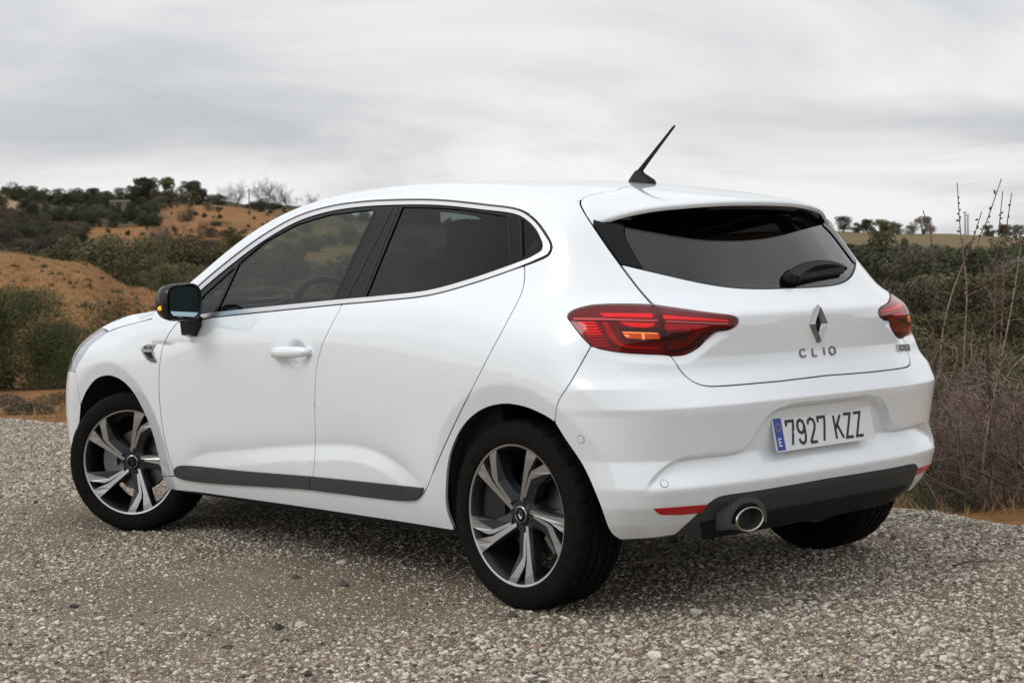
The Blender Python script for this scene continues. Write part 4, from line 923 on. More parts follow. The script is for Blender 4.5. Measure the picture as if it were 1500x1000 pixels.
        for me,mt in WM['lug']: ch('lug_hole_shade',me,mt)
        c_=link('brake_caliper',WM['cal'][0],o,WM['cal'][1]); c_.matrix_local=Matrix.Rotation(cal,4,'Y')
        return o
    WY=.742
    place(0,WY,1,0,0,R_(160)); place(0,-WY,-1,0,R_(20),R_(20))
    place(2.590,WY,1,R_(31),R_(7),R_(0)); place(2.590,-WY,-1,R_(31),R_(40),0)
    return car

# ------------------------------------------------------------------ the place
_fh=np.array([math.cos(YAW),math.sin(YAW),0]); _rh=np.array([math.sin(YAW),-math.cos(YAW),0])
def ld(l,d,z=0.0): return np.array([CAM[0],CAM[1],0])+_fh*d+_rh*l+np.array([0,0,z])
def at(u,y,d):
    v=ray([(u,y)])[0]; return CAM+v*(d/(v@_fh))
def lot_s(l,d): return (d-(13.2-1.109*(l+3.62)))/1.493
TU=np.array([-300,0,120,200,300,400,600,900,1200,1350,1500,1800],float)
TD=np.array([8,14,20,28,36,45,60,75,100,130,160,190,220,260,400,1000],float)
TZ=np.array([
 [-.05,-.05,-.2,-.45,-.3,.5,2.6,1.6,1.6,5.4,8.2,11.4,14,16.5,17,20],
 [-.05,-.05,-.2,-.45,-.3,.44,2.46,1.0,1.2,5.2,7.95,11.2,14,17.1,17,20],
 [-.05,-.05,-.2,-.50,-.15,.76,1.97,.8,1.4,3.5,6.0,9.8,12.7,15.9,16,19],
 [-.1,-.1,-.3,-.70,-.55,0,.94,.5,1.5,3.2,5.8,9.3,12.5,15.5,15.5,18],
 [-.2,-.2,-.5,-.85,-.7,-.3,.3,.3,1.2,2.6,5.0,9.0,12.0,15,15,18],
 [-.3,-.3,-.8,-.9,-.8,-.5,-.2,.2,1.2,2.2,4.5,8.0,11,13.8,14,17],
 [-.4,-.6,-.8,-.9,-.8,-.5,-.2,.2,1.0,2.0,3.6,6.0,8.5,10.4,11,14],
 [-.4,-.7,-.9,-.9,-.7,-.4,-.1,.3,1.0,2.1,3.2,4.4,5.6,6.8,8,11],
 [-.3,-.7,-.9,-.9,-.6,-.2,.03,.4,1.2,2.5,3.5,4.8,6.0,7.2,8,10],
 [-.2,-.6,-.8,-.8,-.6,-.2,.1,.5,1.2,2.3,3.2,4.3,5.3,6.3,7,9],
 [-.12,-.5,-.7,-.7,-.5,-.2,.1,.4,1.0,1.8,2.7,3.7,4.5,5.3,6,8],
 [-.12,-.5,-.7,-.7,-.5,-.2,.1,.4,1.0,1.8,2.7,3.7,4.5,5.3,6,8]])
def _sm(t): return t*t*(3-2*t)
_rngn=np.random.RandomState(3); _ph=_rngn.rand(40)*6.28; _dr=_rngn.rand(40)*6.28
def wob(x,y,scale,seed=0):
    s=0
    for i in range(6):
        k=(1.7**i)/scale; a=_dr[(i+seed)%40]; s=s+np.sin((x*math.cos(a)+y*math.sin(a))*k*2+_ph[(i*3+seed)%40])*np.sin((x*math.sin(a)-y*math.cos(a))*k*1.6+_ph[(i*5+seed+7)%40])/1.5**i
    return s*.5
def hz(l,d):
    l=np.asarray(l,float); d=np.asarray(d,float); D=np.maximum(np.abs(d),.3*np.abs(l)); D=np.where(d>0,D,np.hypot(l,d)); 
    u=750+FPX*l/np.maximum(D,.5); u=np.clip(u,TU[0],TU[-1]); dist=np.hypot(l,d); dist=np.where((u>TU[0])&(u<TU[-1])&(d>0),d,dist)
    i=np.clip(np.searchsorted(TU,u)-1,0,len(TU)-2); a=_sm((u-TU[i])/(TU[i+1]-TU[i]))
    ll=np.log(np.clip(dist,TD[0],TD[-1])); LT=np.log(TD); j=np.clip(np.searchsorted(LT,ll)-1,0,len(TD)-2); b=_sm((ll-LT[j])/(LT[j+1]-LT[j]))*.5+.5*(ll-LT[j])/(LT[j+1]-LT[j])
    z=(TZ[i,j]*(1-b)+TZ[i,j+1]*b)*(1-a)+(TZ[i+1,j]*(1-b)+TZ[i+1,j+1]*b)*a
    s=lot_s(l,d); k=_sm(np.clip((s+.15)/2.0,0,1)); amp=np.clip((dist-14)/60,0,1)
    z=z+wob(l,d,6.0)*.06+amp*(wob(l,d,22,5)*.35)
    return np.where(s<-.15,-.08,-.08*(1-k)+z*k)
def build_terrain():
    us=np.r_[np.arange(-320,1830,9)]; az=np.arctan((us-750)/FPX); rest=np.linspace(az[-1],2*math.pi+az[0],90)[1:-1]; az=np.r_[az,rest]
    ds=np.r_[np.geomspace(1.0,30,70),np.geomspace(30,300,110)[1:],np.geomspace(300,6000,22)[1:]]
    A,Dd=np.meshgrid(az,ds); inv=(np.cos(A)>.85); dist=np.where(inv,Dd/np.maximum(np.cos(A),.3),Dd*1.0); l=np.sin(A)*dist; d=np.cos(A)*dist
    z=hz(l,d); P=np.array([CAM[0],CAM[1],0])+l[...,None]*_rh+d[...,None]*_fh; P[...,2]=z
    n,m=A.shape; idx=np.arange(n*m).reshape(n,m); nx=np.roll(idx,-1,1)
    F_=np.stack([idx[:-1],nx[:-1],nx[1:],idx[1:]],-1).reshape(-1,4)
    me=bpy.data.meshes.new('hillside'); me.from_pydata(P.reshape(-1,3).tolist(),[],F_[:,::-1].tolist()); 
    l=l.ravel(); d=d.ravel(); u=750+FPX*l/np.maximum(d,.5); wn=wob(l,d,9,2); w2=wob(l,d,30,11)
    ss=lambda a,b,x:_sm(np.clip((x-a)/(b-a),0,1))
    left=(d>0)*ss(620,420,u)
    soil=left*ss(70,64,d)*1.0                                           # near ploughed rise
    far=left*np.clip(ss(70,110,u+wn*12)*ss(138,146,d+wn*5)*ss(180,172,d+wn*6)+ss(225,262,u+wn*16)*ss(150,158,d+wn*8)*ss(226,214,d+wn*8)*ss(-.6,.1,w2+.1),0,1)
    cl=(d>0)*ss(75,40,u+wn*14)*ss(180,190,d)*ss(250,238,d)
    right=(d>0)*ss(1000,1150,u)
    nr=right*ss(12.5,9.5,d+wn); field=right*ss(142,150,d+wn*4)*ss(260,250,d)
    back=ss(2,-12,d)*ss(-.1,.6,wn)
    col=np.zeros((len(l),4),np.float32); col[:,0]=np.clip(soil+far*.9+nr+back*.6,0,1); col[:,1]=np.clip(field,0,1); col[:,2]=cl; col[:,3]=1
    at_=me.attributes.new('zone','FLOAT_COLOR','POINT'); at_.data.foreach_set('color',col.ravel())
    me.polygons.foreach_set('use_smooth',[True]*len(me.polygons))
    m_=MatB('hillside_soil'); m_.set(Roughness=.95,Specular_IOR_Level=.1)
    at2=m_.node('ShaderNodeAttribute',_attribute_name='zone'); sp=m_.node('ShaderNodeSeparateColor'); m_.L.new(at2.outputs['Color'],sp.inputs[0])
    n1=m_.noise(.9,8,.65); n2=m_.noise(7,6,.7); n3=m_.noise(.12,4,.6)
    ad=m_.node('ShaderNodeMath',_operation='ADD'); m_.L.new(n1.outputs[0],ad.inputs[0]); m_.L.new(n2.outputs[0],ad.inputs[1]); hf=m_.node('ShaderNodeMath',_operation='MULTIPLY'); m_.L.new(ad.outputs[0],hf.inputs[0]); hf.inputs[1].default_value=.5
    og=m_.ramp(hf.outputs[0],[(.30,(.12,.055,.024)),(.46,(.29,.140,.054)),(.56,(.34,.185,.080)),(.70,(.42,.28,.145))])
    gr=m_.ramp(hf.outputs[0],[(.32,(.034,.033,.018)),(.5,(.078,.068,.038)),(.68,(.15,.12,.072))])
    fd=m_.ramp(hf.outputs[0],[(.3,(.15,.112,.058)),(.7,(.235,.18,.10))])
    cf=m_.ramp(hf.outputs[0],[(.3,(.30,.20,.12)),(.7,(.46,.34,.23))])
    def mix(a,b,f):
        x=m_.node('ShaderNodeMix',_data_type='RGBA'); m_.L.new(a,x.inputs[6]); m_.L.new(b,x.inputs[7]); m_.L.new(f,x.inputs[0]); return x.outputs[2]
    c=mix(gr.outputs[0],og.outputs[0],sp.outputs[0]); c=mix(c,fd.outputs[0],sp.outputs[1]); c=mix(c,cf.outputs[0],sp.outputs[2])
    m_.L.new(c,m_.b.inputs['Base Color']); m_.bump(hf.outputs[0],.9,.25)
    o=link('hillside',me,None,m_.m); o['kind']='structure'; return o
# ---- gravel lot
def lot_dens(l,d):
    """0..1 share of loose stones; worn sandy track in front of the car's left side"""
    t=wob(l,d,1.6,4)*.35+wob(l,d,.5,9)*.2
    tr=np.exp(-(((l+.75)/1.3)**2+((d-5.6)/.95)**2)); tr2=np.exp(-(((l+1.9)/.9)**2+((d-7.6)/1.0)**2))
    return np.clip(.80+t*.8-.72*tr-.45*tr2,.10,1)
def build_lot():
    ls=np.r_[np.arange(-9,-4.2,.25),np.arange(-4.2,4.2,.05),np.arange(4.2,9.1,.25)]; d0=np.r_[np.arange(-14,3.4,.5),np.arange(3.4,9,.05),np.arange(9,20.1,.12)]
    Lg,Dg=np.meshgrid(ls,d0); s=lot_s(Lg,Dg)+wob(Lg,Dg,1.2,3)*.13+wob(Lg,Dg,.35,8)*.05
    z=wob(Lg,Dg,1.1,1)*.009+wob(Lg,Dg,.3,6)*.004; z=z-np.clip(s+.30,0,1)**1.5*.30-np.clip(s+.02,0,5)*.35
    P=np.array([CAM[0],CAM[1],0])+Lg[...,None]*_rh+Dg[...,None]*_fh
    # flatter under the tyres
    for cx,cy in ((0,.75),(0,-.75),(2.58,.75),(2.58,-.75)):
        r=np.hypot(P[...,0]-cx,P[...,1]-cy); k=_sm(np.clip((r-.12)/.3,0,1)); z=z*k+.002*(1-k)*0
    P[...,2]=z
    n,m=Lg.shape; idx=np.arange(n*m).reshape(n,m); F_=np.stack([idx[:-1,:-1],idx[:-1,1:],idx[1:,1:],idx[1:,:-1]],-1); keep=(s[:-1,:-1]<.32); F_=F_[keep]
    me=bpy.data.meshes.new('gravel_lot'); me.from_pydata(P.reshape(-1,3).tolist(),[],F_[:,::-1].tolist() if 0 else F_.tolist()); 
    bm=bmesh.new(); bm.from_mesh(me); bmesh.ops.delete(bm,geom=[v for v in bm.verts if not v.link_faces],context='VERTS'); bm.to_mesh(me); bm.free()
    if me.polygons[0].normal.z<0: me.flip_normals()
    co=np.empty(len(me.vertices)*3); me.vertices.foreach_get('co',co); co=co.reshape(-1,3); rel=co-np.array([CAM[0],CAM[1],0]); l=rel@_rh; d=rel@_fh
    dn=lot_dens(l,d); vis=_sm(np.clip((d-3.6)/.4,0,1))*_sm(np.clip((1.9+d*.33-np.abs(l))/.5,0,1))*(lot_s(l,d)<.24)
    rate=np.interp(d,[4,6,9,14,18],[1.0,.85,.5,.34,.2])
    a=me.attributes.new('dens','FLOAT','POINT'); a.data.foreach_set('value',(dn*vis*rate).astype(np.float32))
    a=me.attributes.new('stony','FLOAT','POINT'); a.data.foreach_set('value',dn.astype(np.float32))
    me.polygons.foreach_set('use_smooth',[True]*len(me.polygons))
    g=MatB('gravel_sand'); g.set(Roughness=.95,Specular_IOR_Level=.15)
    n1=g.noise(420,6,.75); n2=g.noise(90,5,.65); n3=g.noise(1.6,4,.6); vo=g.node('ShaderNodeTexVoronoi',Scale=160); tc=g.node('ShaderNodeTexCoord'); g.L.new(tc.outputs['Object'],vo.inputs['Vector'])
    hsum=g.node('ShaderNodeMath',_operation='ADD'); g.L.new(n1.outputs[0],hsum.inputs[0]); g.L.new(n2.outputs[0],hsum.inputs[1]); hh=g.node('ShaderNodeMath',_operation='MULTIPLY'); g.L.new(hsum.outputs[0],hh.inputs[0]); hh.inputs[1].default_value=.5
    r1=g.ramp(hh.outputs[0],[(.30,(.05,.037,.026)),(.45,(.175,.132,.090)),(.56,(.29,.23,.16)),(.70,(.45,.38,.285))])
    sc=g.node('ShaderNodeSeparateColor'); g.L.new(vo.outputs['Color'],sc.inputs[0])
    r2=g.ramp(sc.outputs[0],[(.0,(.09,.078,.062)),(.4,(.22,.195,.16)),(.75,(.34,.31,.265)),(1,(.52,.49,.44))])
    mx=g.node('ShaderNodeMix',_data_type='RGBA'); mx.inputs[0].default_value=.38; g.L.new(r1.outputs[0],mx.inputs[6]); g.L.new(r2.outputs[0],mx.inputs[7])
    lr=g.ramp(n3.outputs[0],[(.35,(.78,.74,.70)),(.65,(1.05,1.03,1.0))]); ml=g.node('ShaderNodeMix',_data_type='RGBA',_blend_type='MULTIPLY'); ml.inputs[0].default_value=1; g.L.new(mx.outputs[2],ml.inputs[6]); g.L.new(lr.outputs[0],ml.inputs[7])
    g.L.new(ml.outputs[2],g.b.inputs['Base Color']); 
    dv=g.node('ShaderNodeMath',_operation='SUBTRACT'); g.L.new(hh.outputs[0],dv.inputs[0]); g.L.new(vo.outputs['Distance'],dv.inputs[1]); g.bump(dv.outputs[0],.9,.006)
    o=link('gravel_lot',me,None,g.m); o['kind']='structure'; return o
def build_gravel(lot):
    p=MatB('pebble'); p.set(Roughness=.8,Specular_IOR_Level=.3)
    at_=p.node('ShaderNodeAttribute',_attribute_name='rnd'); at_.attribute_type='INSTANCER'
    r=p.ramp(at_.outputs['Fac'],[(0,(.06,.054,.046)),(.10,(.15,.131,.108)),(.24,(.27,.234,.185)),(.42,(.39,.345,.275)),(.60,(.50,.45,.37)),(.78,(.61,.565,.49)),(.92,(.74,.705,.64)),(.965,(.40,.29,.19)),(.985,(.32,.19,.13)),(1,(.76,.74,.71))])
    n=p.noise(3.0,5,.65); nr=p.ramp(n.outputs[0],[(.3,(.72,.71,.70)),(.7,(1.12,1.1,1.08))]); ml=p.node('ShaderNodeMix',_data_type='RGBA',_blend_type='MULTIPLY'); ml.inputs[0].default_value=1; p.L.new(r.outputs[0],ml.inputs[6]); p.L.new(nr.outputs[0],ml.inputs[7])
    p.L.new(ml.outputs[2],p.b.inputs['Base Color'])
    ng=bpy.data.node_groups.new('scatter_gravel','GeometryNodeTree'); ng.interface.new_socket('Geometry',in_out='INPUT',socket_type='NodeSocketGeometry'); ng.interface.new_socket('Geometry',in_out='OUTPUT',socket_type='NodeSocketGeometry')
    N=ng.nodes; L=ng.links
    gi=N.new('NodeGroupInput'); go=N.new('NodeGroupOutput')
    oi=N.new('GeometryNodeObjectInfo'); oi.inputs[0].default_value=lot; oi.transform_space='RELATIVE'
    di=N.new('GeometryNodeDistributePointsOnFaces'); L.new(oi.outputs['Geometry'],di.inputs['Mesh'])
    na=N.new('GeometryNodeInputNamedAttribute'); na.data_type='FLOAT'; na.inputs[0].default_value='dens'
    mu=N.new('ShaderNodeMath'); mu.operation='MULTIPLY'; mu.inputs[1].default_value=11500; L.new(na.outputs[0],mu.inputs[0]); L.new(mu.outputs[0],di.inputs['Density'])
    jo=N.new('GeometryNodeJoinGeometry')
    for k in range(7):
        ic=N.new('GeometryNodeMeshIcoSphere'); ic.inputs['Radius'].default_value=1; ic.inputs['Subdivisions'].default_value=2
        ps=N.new('GeometryNodeInputPosition'); ns=N.new('ShaderNodeTexNoise'); ns.noise_dimensions='4D'; ns.inputs['W'].default_value=k*7.3; ns.inputs['Scale'].default_value=.85; ns.inputs['Detail'].default_value=1.0; L.new(ps.outputs[0],ns.inputs['Vector'])
        vm=N.new('ShaderNodeVectorMath'); vm.operation='SUBTRACT'; L.new(ns.outputs['Color'],vm.inputs[0]); vm.inputs[1].default_value=(.5,.5,.5)
        vs_=N.new('ShaderNodeVectorMath'); vs_.operation='SCALE'; L.new(vm.outputs[0],vs_.inputs[0]); vs_.inputs['Scale'].default_value=1.9
        sp_=N.new('GeometryNodeSetPosition'); L.new(ic.outputs['Mesh'],sp_.inputs['Geometry']); L.new(vs_.outputs[0],sp_.inputs['Offset'])
        tr=N.new('GeometryNodeTransform'); L.new(sp_.outputs[0],tr.inputs['Geometry']); tr.inputs['Scale'].default_value=(1,.6+.06*(k%5),.48+.05*(k%4))
        sm=N.new('GeometryNodeSetMaterial'); sm.inputs['Material'].default_value=p.m; L.new(tr.outputs[0],sm.inputs['Geometry'])
        ss=N.new('GeometryNodeSetShadeSmooth'); ss.inputs['Shade Smooth'].default_value=(k%2==0); L.new(sm.outputs[0],ss.inputs['Geometry'])
        g2=N.new('GeometryNodeGeometryToInstance'); L.new(ss.outputs[0],g2.inputs[0]); L.new(g2.outputs[0],jo.inputs[0])
    ip=N.new('GeometryNodeInstanceOnPoints'); L.new(di.outputs['Points'],ip.inputs['Points']); L.new(jo.outputs[0],ip.inputs['Instance']); ip.inputs['Pick Instance'].default_value=True
    ri=N.new('FunctionNodeRandomValue'); ri.data_type='INT'; ri.inputs['Min'].default_value=0; [i for i in ri.inputs if i.name=='Max' and i.type=='INT'][0].default_value=6; [i for i in ri.inputs if i.name=='Min' and i.type=='INT'][0].default_value=0
    L.new([o for o in ri.outputs if o.type=='INT'][0],ip.inputs['Instance Index'])
    rr=N.new('FunctionNodeRandomValue'); rr.data_type='FLOAT_VECTOR'; mx=[i for i in rr.inputs if i.name=='Max' and i.type=='VECTOR'][0]; mn=[i for i in rr.inputs if i.name=='Min' and i.type=='VECTOR'][0]; mn.default_value=(-.5,-.5,0); mx.default_value=(.5,.5,6.283); L.new([o for o in rr.outputs if o.type=='VECTOR'][0],ip.inputs['Rotation'])
    rs=N.new('FunctionNodeRandomValue'); rs.data_type='FLOAT'; rs.inputs['Seed'].default_value=5; fo=[o for o in rs.outputs if o.type=='VALUE'][0]
    pw=N.new('ShaderNodeMath'); pw.operation='POWER'; L.new(fo,pw.inputs[0]); pw.inputs[1].default_value=4.2
    # coarser where the lot is stony
    nb=N.new('GeometryNodeInputNamedAttribute'); nb.data_type='FLOAT'; nb.inputs[0].default_value='stony'
    mp=N.new('ShaderNodeMapRange'); L.new(nb.outputs[0],mp.inputs[0]); mp.inputs[3].default_value=.0042; mp.inputs[4].default_value=.0108
    m2=N.new('ShaderNodeMath'); m2.operation='MULTIPLY_ADD'; L.new(pw.outputs[0],m2.inputs[0]); L.new(mp.outputs[0],m2.inputs[1]); m2.inputs[2].default_value=.0031; L.new(m2.outputs[0],ip.inputs['Scale'])
    sa=N.new('GeometryNodeStoreNamedAttribute'); sa.data_type='FLOAT'; sa.domain='INSTANCE'; sa.inputs['Name'].default_value='rnd'; L.new(ip.outputs[0],sa.inputs['Geometry'])
    r3=N.new('FunctionNodeRandomValue'); r3.data_type='FLOAT'; r3.inputs['Seed'].default_value=11; L.new([o for o in r3.outputs if o.type=='VALUE'][0],sa.inputs['Value'])
    L.new(sa.outputs[0],go.inputs[0])
    me=bpy.data.meshes.new('gravel'); me.from_pydata([(0,0,-.05),(.01,0,-.05),(0,.01,-.05)],[],[(0,1,2)]); o=link('gravel',me,None,p.m)
    md=o.modifiers.new('scatter','NODES'); md.node_group=ng
    tag(o,'loose mixed grey and beige gravel stones covering the parking lot','gravel',kind='stuff'); return o
# ---- vegetation
def foliage_mat(name,a,b,c):
    m=MatB(name); m.set(Roughness=.85,Specular_IOR_Level=.2); n=m.noise(2.2,6,.7); n2=m.noise(28,2,.5)
    ad=m.node('ShaderNodeMath',_operation='ADD'); m.L.new(n.outputs[0],ad.inputs[0]); m.L.new(n2.outputs[0],ad.inputs[1]); hf=m.node('ShaderNodeMath',_operation='MULTIPLY'); m.L.new(ad.outputs[0],hf.inputs[0]); hf.inputs[1].default_value=.5
    r=m.ramp(hf.outputs[0],[(.34,a),(.5,b),(.66,c)]); oi=m.node('ShaderNodeObjectInfo'); mr=m.node('ShaderNodeMapRange'); m.L.new(oi.outputs['Random'],mr.inputs[0]); mr.inputs[3].default_value=.62; mr.inputs[4].default_value=1.45
    vm=m.node('ShaderNodeVectorMath',_operation='SCALE'); m.L.new(r.outputs[0],vm.inputs[0]); m.L.new(mr.outputs[0],vm.inputs['Scale']); m.L.new(vm.outputs[0],m.b.inputs['Base Color']); return m.m
M['olive']=foliage_mat('olive_foliage',(.048,.045,.022),(.098,.090,.045),(.165,.146,.084))
M['broom']=foliage_mat('broom_foliage',(.036,.042,.018),(.078,.086,.038),(.135,.138,.068)); M['brown']=foliage_mat('brown_scrub_foliage',(.055,.041,.033),(.105,.081,.065),(.165,.13,.105)); M['ever']=foliage_mat('evergreen_foliage',(.030,.036,.019),(.062,.068,.036),(.110,.110,.064))
M['greys']=foliage_mat('grey_scrub_foliage',(.06,.050,.037),(.115,.098,.074),(.18,.155,.12))
M['moss']=foliage_mat('mossy_foliage',(.05,.055,.018),(.10,.10,.035),(.16,.15,.06))
M['bark']=foliage_mat('bark',(.035,.028,.022),(.075,.060,.048),(.14,.118,.098))
M['twig']=foliage_mat('twig_bark',(.055,.035,.028),(.12,.080,.062),(.21,.15,.12))
M['twig2']=foliage_mat('pale_twig_bark',(.12,.088,.07),(.21,.16,.128),(.31,.25,.205))
M['purple']=foliage_mat('purple_grey_foliage',(.05,.050,.050),(.095,.092,.092),(.16,.152,.15))
M['straw']=foliage_mat('dry_grass',(.20,.13,.055),(.32,.22,.10),(.44,.33,.18))
def leaf_mesh(name,n,size,lobes,leaf,seed,up=0.0,aspect=.45,shell=.55):
    """lobes: list of (centre, radii); leaves spread through their volume"""
    r=np.random.RandomState(seed); vol=np.array([np.prod(q[1]) for q in lobes])**.7; pk=r.choice(len(lobes),n,p=vol/vol.sum())
    C_=np.array([q[0] for q in lobes])[pk]; Rr=np.array([q[1] for q in lobes])[pk]
    v=r.normal(size=(n,3)); v/=np.linalg.norm(v,axis=1)[:,None]; rad=(shell+(1-shell)*r.rand(n))**1.0*np.where(r.rand(n)<.12,1.0+.25*r.rand(n),1.0)
    P=C_+v*Rr*rad[:,None]
    a=r.normal(size=(n,3))+v*.5; a[:,2]+=up; a/=np.linalg.norm(a,axis=1)[:,None]; b=np.cross(a,r.normal(size=(n,3))); b/=np.linalg.norm(b,axis=1)[:,None]
    s=leaf*(.5+r.rand(n))[:,None]; P[:,2]=np.maximum(P[:,2],.02*size)
    V=np.stack([P-a*s-b*s*aspect*.3,P-b*s*aspect,P+a*s,P+b*s*aspect],1).reshape(-1,3)
    me=bpy.data.meshes.new(name); me.vertices.add(4*n); me.vertices.foreach_set('co',V.ravel()); me.loops.add(4*n); me.loops.foreach_set('vertex_index',np.arange(4*n)); me.polygons.add(n); me.polygons.foreach_set('loop_start',np.arange(0,4*n,4)); me.update(calc_edges=True); me.validate(); return me
def lobes_for(w,h,k,seed,base=.25,rs=1.0):
    r=np.random.RandomState(seed); L=[]
    for i in range(k):
        t=r.rand(); zz=h*(base+(.93-base)*t); sp=w*.5*(1-.55*abs(t-.35)); an=r.rand()*6.28; q=r.rand()**.5*sp*.75; rr=w*(.16+.12*r.rand())*rs
        L.append(((q*math.cos(an),q*math.sin(an),min(zz,h-rr*.7)),(rr,rr,rr*.8)))
    return L
def twig_mesh(name,seed,h,stems,depth,r0,spread,sides=4,kink=.16,droop=0.0,curl=.25,split=(2,4),lenf=(.45,.75)):
    R=random.Random(seed); m=MB()
    def grow(p,d,ln,r,k):
        pts=[p]; n=4 if k>1 else 3; q=np.array(p); dd=np.array(d)
        for i in range(n):
            dd=dd+np.array([R.gauss(0,kink),R.gauss(0,kink),R.gauss(0,kink*.7)-droop*(depth-k)*.1]); dd/=np.linalg.norm(dd); q=q+dd*ln/n
            if q[2]<.02: q[2]=.02
            pts.append(q.copy())
        m.tube(pts,[r*(1-.6*i/n) for i in range(n+1)],sides if k>1 else 3,False)
        if k<=0: return
        for _ in range(R.randint(*split)):
            t=R.randint(1,n); b=pts[t]; v=np.array([R.gauss(0,1),R.gauss(0,1),R.gauss(.3,.7)]); v/=np.linalg.norm(v); nd=dd*(1-curl-.3)+v*(curl+.35); nd/=np.linalg.norm(nd)
            grow(b,nd,ln*R.uniform(*lenf),r*.55,k-1)
    for s in range(stems):
        an=R.random()*6.28; d=np.array([math.cos(an)*spread*R.random(),math.sin(an)*spread*R.random(),1]); d/=np.linalg.norm(d); o=np.array([R.gauss(0,.05*h),R.gauss(0,.05*h),-.03*h]); grow(o,d,h*R.uniform(.45,.7),r0*R.uniform(.7,1.1),depth)
    return m.mesh(name)
def trunk_mesh(name,h,w,seed):
    R=random.Random(seed); m=MB()
    for i in range(3):
        an=R.random()*6.28; tip=np.array([math.cos(an)*w*.25,math.sin(an)*w*.25,h*.75]); m.tube([np.array([0,0,-.05*h]),tip*.35+np.array([R.gauss(0,.03)*w,0,0]),tip],[.035*h,.025*h,.008*h],6,False)
    return m.mesh(name)
def put(name,me,mat,l=None,d=None,P=None,s=1,rz=None,sz=None,label=None,cat=None,group=None,trunk=None,sink=.03):
    if P is None: P=ld(l,d,float(hz(l,d))-sink*s)
    rz=random.random()*6.28 if rz is None else rz
    if trunk is None:
        o=link(name,me,None,None); 
        if not me.materials: me.materials.append(M[mat])
    else:
        o=empty(name); c=link('crown',me,o); 
        if not me.materials: me.materials.append(M[mat])
        t=link('trunk',trunk,o)
        if not trunk.materials: trunk.materials.append(M['bark'])
    o.location=P; o.rotation_euler=(0,0,rz); sz=sz or s; o.scale=(s,s,sz); tag(o,label,cat,group); return o
def u2l(u,d): return (u-750)/FPX*d
def build_vegetation():
    # unit meshes about 1 m high
    SH=[leaf_mesh('shrub',4200,1,lobes_for(1.5,1.0,9,i,.1),.030,i+50) for i in range(5)]
    SG=[leaf_mesh('shrub',3600,1,lobes_for(1.6,1.0,8,i+20,.1),.028,i+70) for i in range(4)]
    SE=[leaf_mesh('shrub',4200,1,lobes_for(1.3,1.0,9,i+40,.1),.028,i+90) for i in range(4)]
    SB=[q.copy() for q in SG]; SM=[leaf_mesh('shrub',3600,1,lobes_for(1.6,1.0,8,i+60,.1),.030,i+110) for i in range(2)]
    TR=[leaf_mesh('crown',4500,1,lobes_for(1.25,1.0,24,i+80,.16,.62),.032,i+130) for i in range(4)]
    TRG=[leaf_mesh('crown',3600,1,lobes_for(1.5,1.0,26,i+85,.14,.60),.030,i+140) for i in range(3)]
    TK=[trunk_mesh('trunk',1,1,i) for i in range(3)]
    BT=[twig_mesh('bare_tree',i+5,1,4,4,.018,.75,3,.18,split=(3,5),lenf=(.5,.8)) for i in range(3)]
    r=random.Random(4)
    # trees along the skyline field (right)
    lab='round leafy tree standing along the edge of the pale field'; gp='trees along the pale field'
    for u,h,k,g in ((1212,2.2,0,1),(1238,2.9,1,1),(1258,2.0,2,0),(1274,2.6,3,0),(1303,2.5,0,1),(1318,2.2,2,1),(1337,1.9,1,1),(1450,2.4,1,0),(1474,2.6,3,0),(1492,2.3,0,1),(1530,2.8,2,0),(1560,2.4,1,1)):
        d=236+r.uniform(-6,6); put('field_tree',(TRG[k%3] if g else TR[k]),'greys' if g else 'olive',u2l(u,d),d,s=h*.9,sz=h*.82,trunk=TK[k%3],label=lab,cat='tree',group=gp)
    put('field_tree',TRG[1],'greys',u2l(1356,228),228,s=3.0,sz=2.7,trunk=TK[0],label='largest rounded tree on the pale field skyline',cat='tree')
    put('field_tree',TR[2],'ever',u2l(1298,176),176,s=2.6,sz=2.6,trunk=TK[1],label='dark evergreen tree in front of the pale field',cat='tree')
    # poles on the field
    for u,h,lb in ((1417,3.6,'thin lamp pole with a small head beyond the pale field'),(1421,3.2,'bare thin pole beside the lamp pole on the field')):
        d=240; o=empty('pole',ld(u2l(u,d),d,float(hz(u2l(u,d),d))-.05)); m=MB(); m.tube([(0,0,0),(0,0,h)],[.10,.08],6); m.build('mast','bark',o)
        if 'lamp' in lb: m=MB(); m.loft([[np.array([x,y,z]) for x,y in ((-.25,-.12),(.25,-.12),(.25,.12),(-.25,.12))] for z in (h,h+.12)]); m.build('lamp_head','greys',o)
        tag(o,lb,'pole')
    d=205; o=empty('pole',ld(u2l(372,d),d,float(hz(u2l(372,d),d))-.05)); m=MB(); m.tube([(0,0,0),(0,0,3.4)],[.10,.07],6); m.build('mast','greys',o); m=MB(); m.box((0,0,3.1),(.5,.05,.05)); m.build('crossarm','greys',o); tag(o,'thin grey utility pole on the orange hillside','pole')
    # stone hut
    d=203; hu=ld(u2l(183,d),d,float(hz(u2l(183,d),d))-.1); o=empty('stone_hut',hu,YAW+.3); w_,dp,hh=1.15,.9,1.15
    m=MB(); m.box((0,0,hh/2),(dp,w_,hh/2)); stn=simple('hut_stone',(.22,.20,.17),.9); n_=stn.noise(4,5,.7); rr=stn.ramp(n_.outputs[0],[(.3,(.14,.125,.105)),(.7,(.30,.28,.24))]); stn.L.new(rr.outputs[0],stn.b.inputs['Base Color']); stn.bump(n_.outputs[0],.8,.1); m.build('wall',stn.m,o)
    m=MB(); m.add([(-dp-.1,-w_-.12,hh-.02),(dp+.1,-w_-.12,hh-.02),(dp+.1,w_+.12,hh-.02),(-dp-.1,w_+.12,hh-.02),(0,-w_-.12,hh+.28),(0,w_+.12,hh+.28)],[(0,1,4),(2,3,5),(1,2,5,4),(3,0,4,5),(0,3,2,1)]); m.build('roof','greys',o)
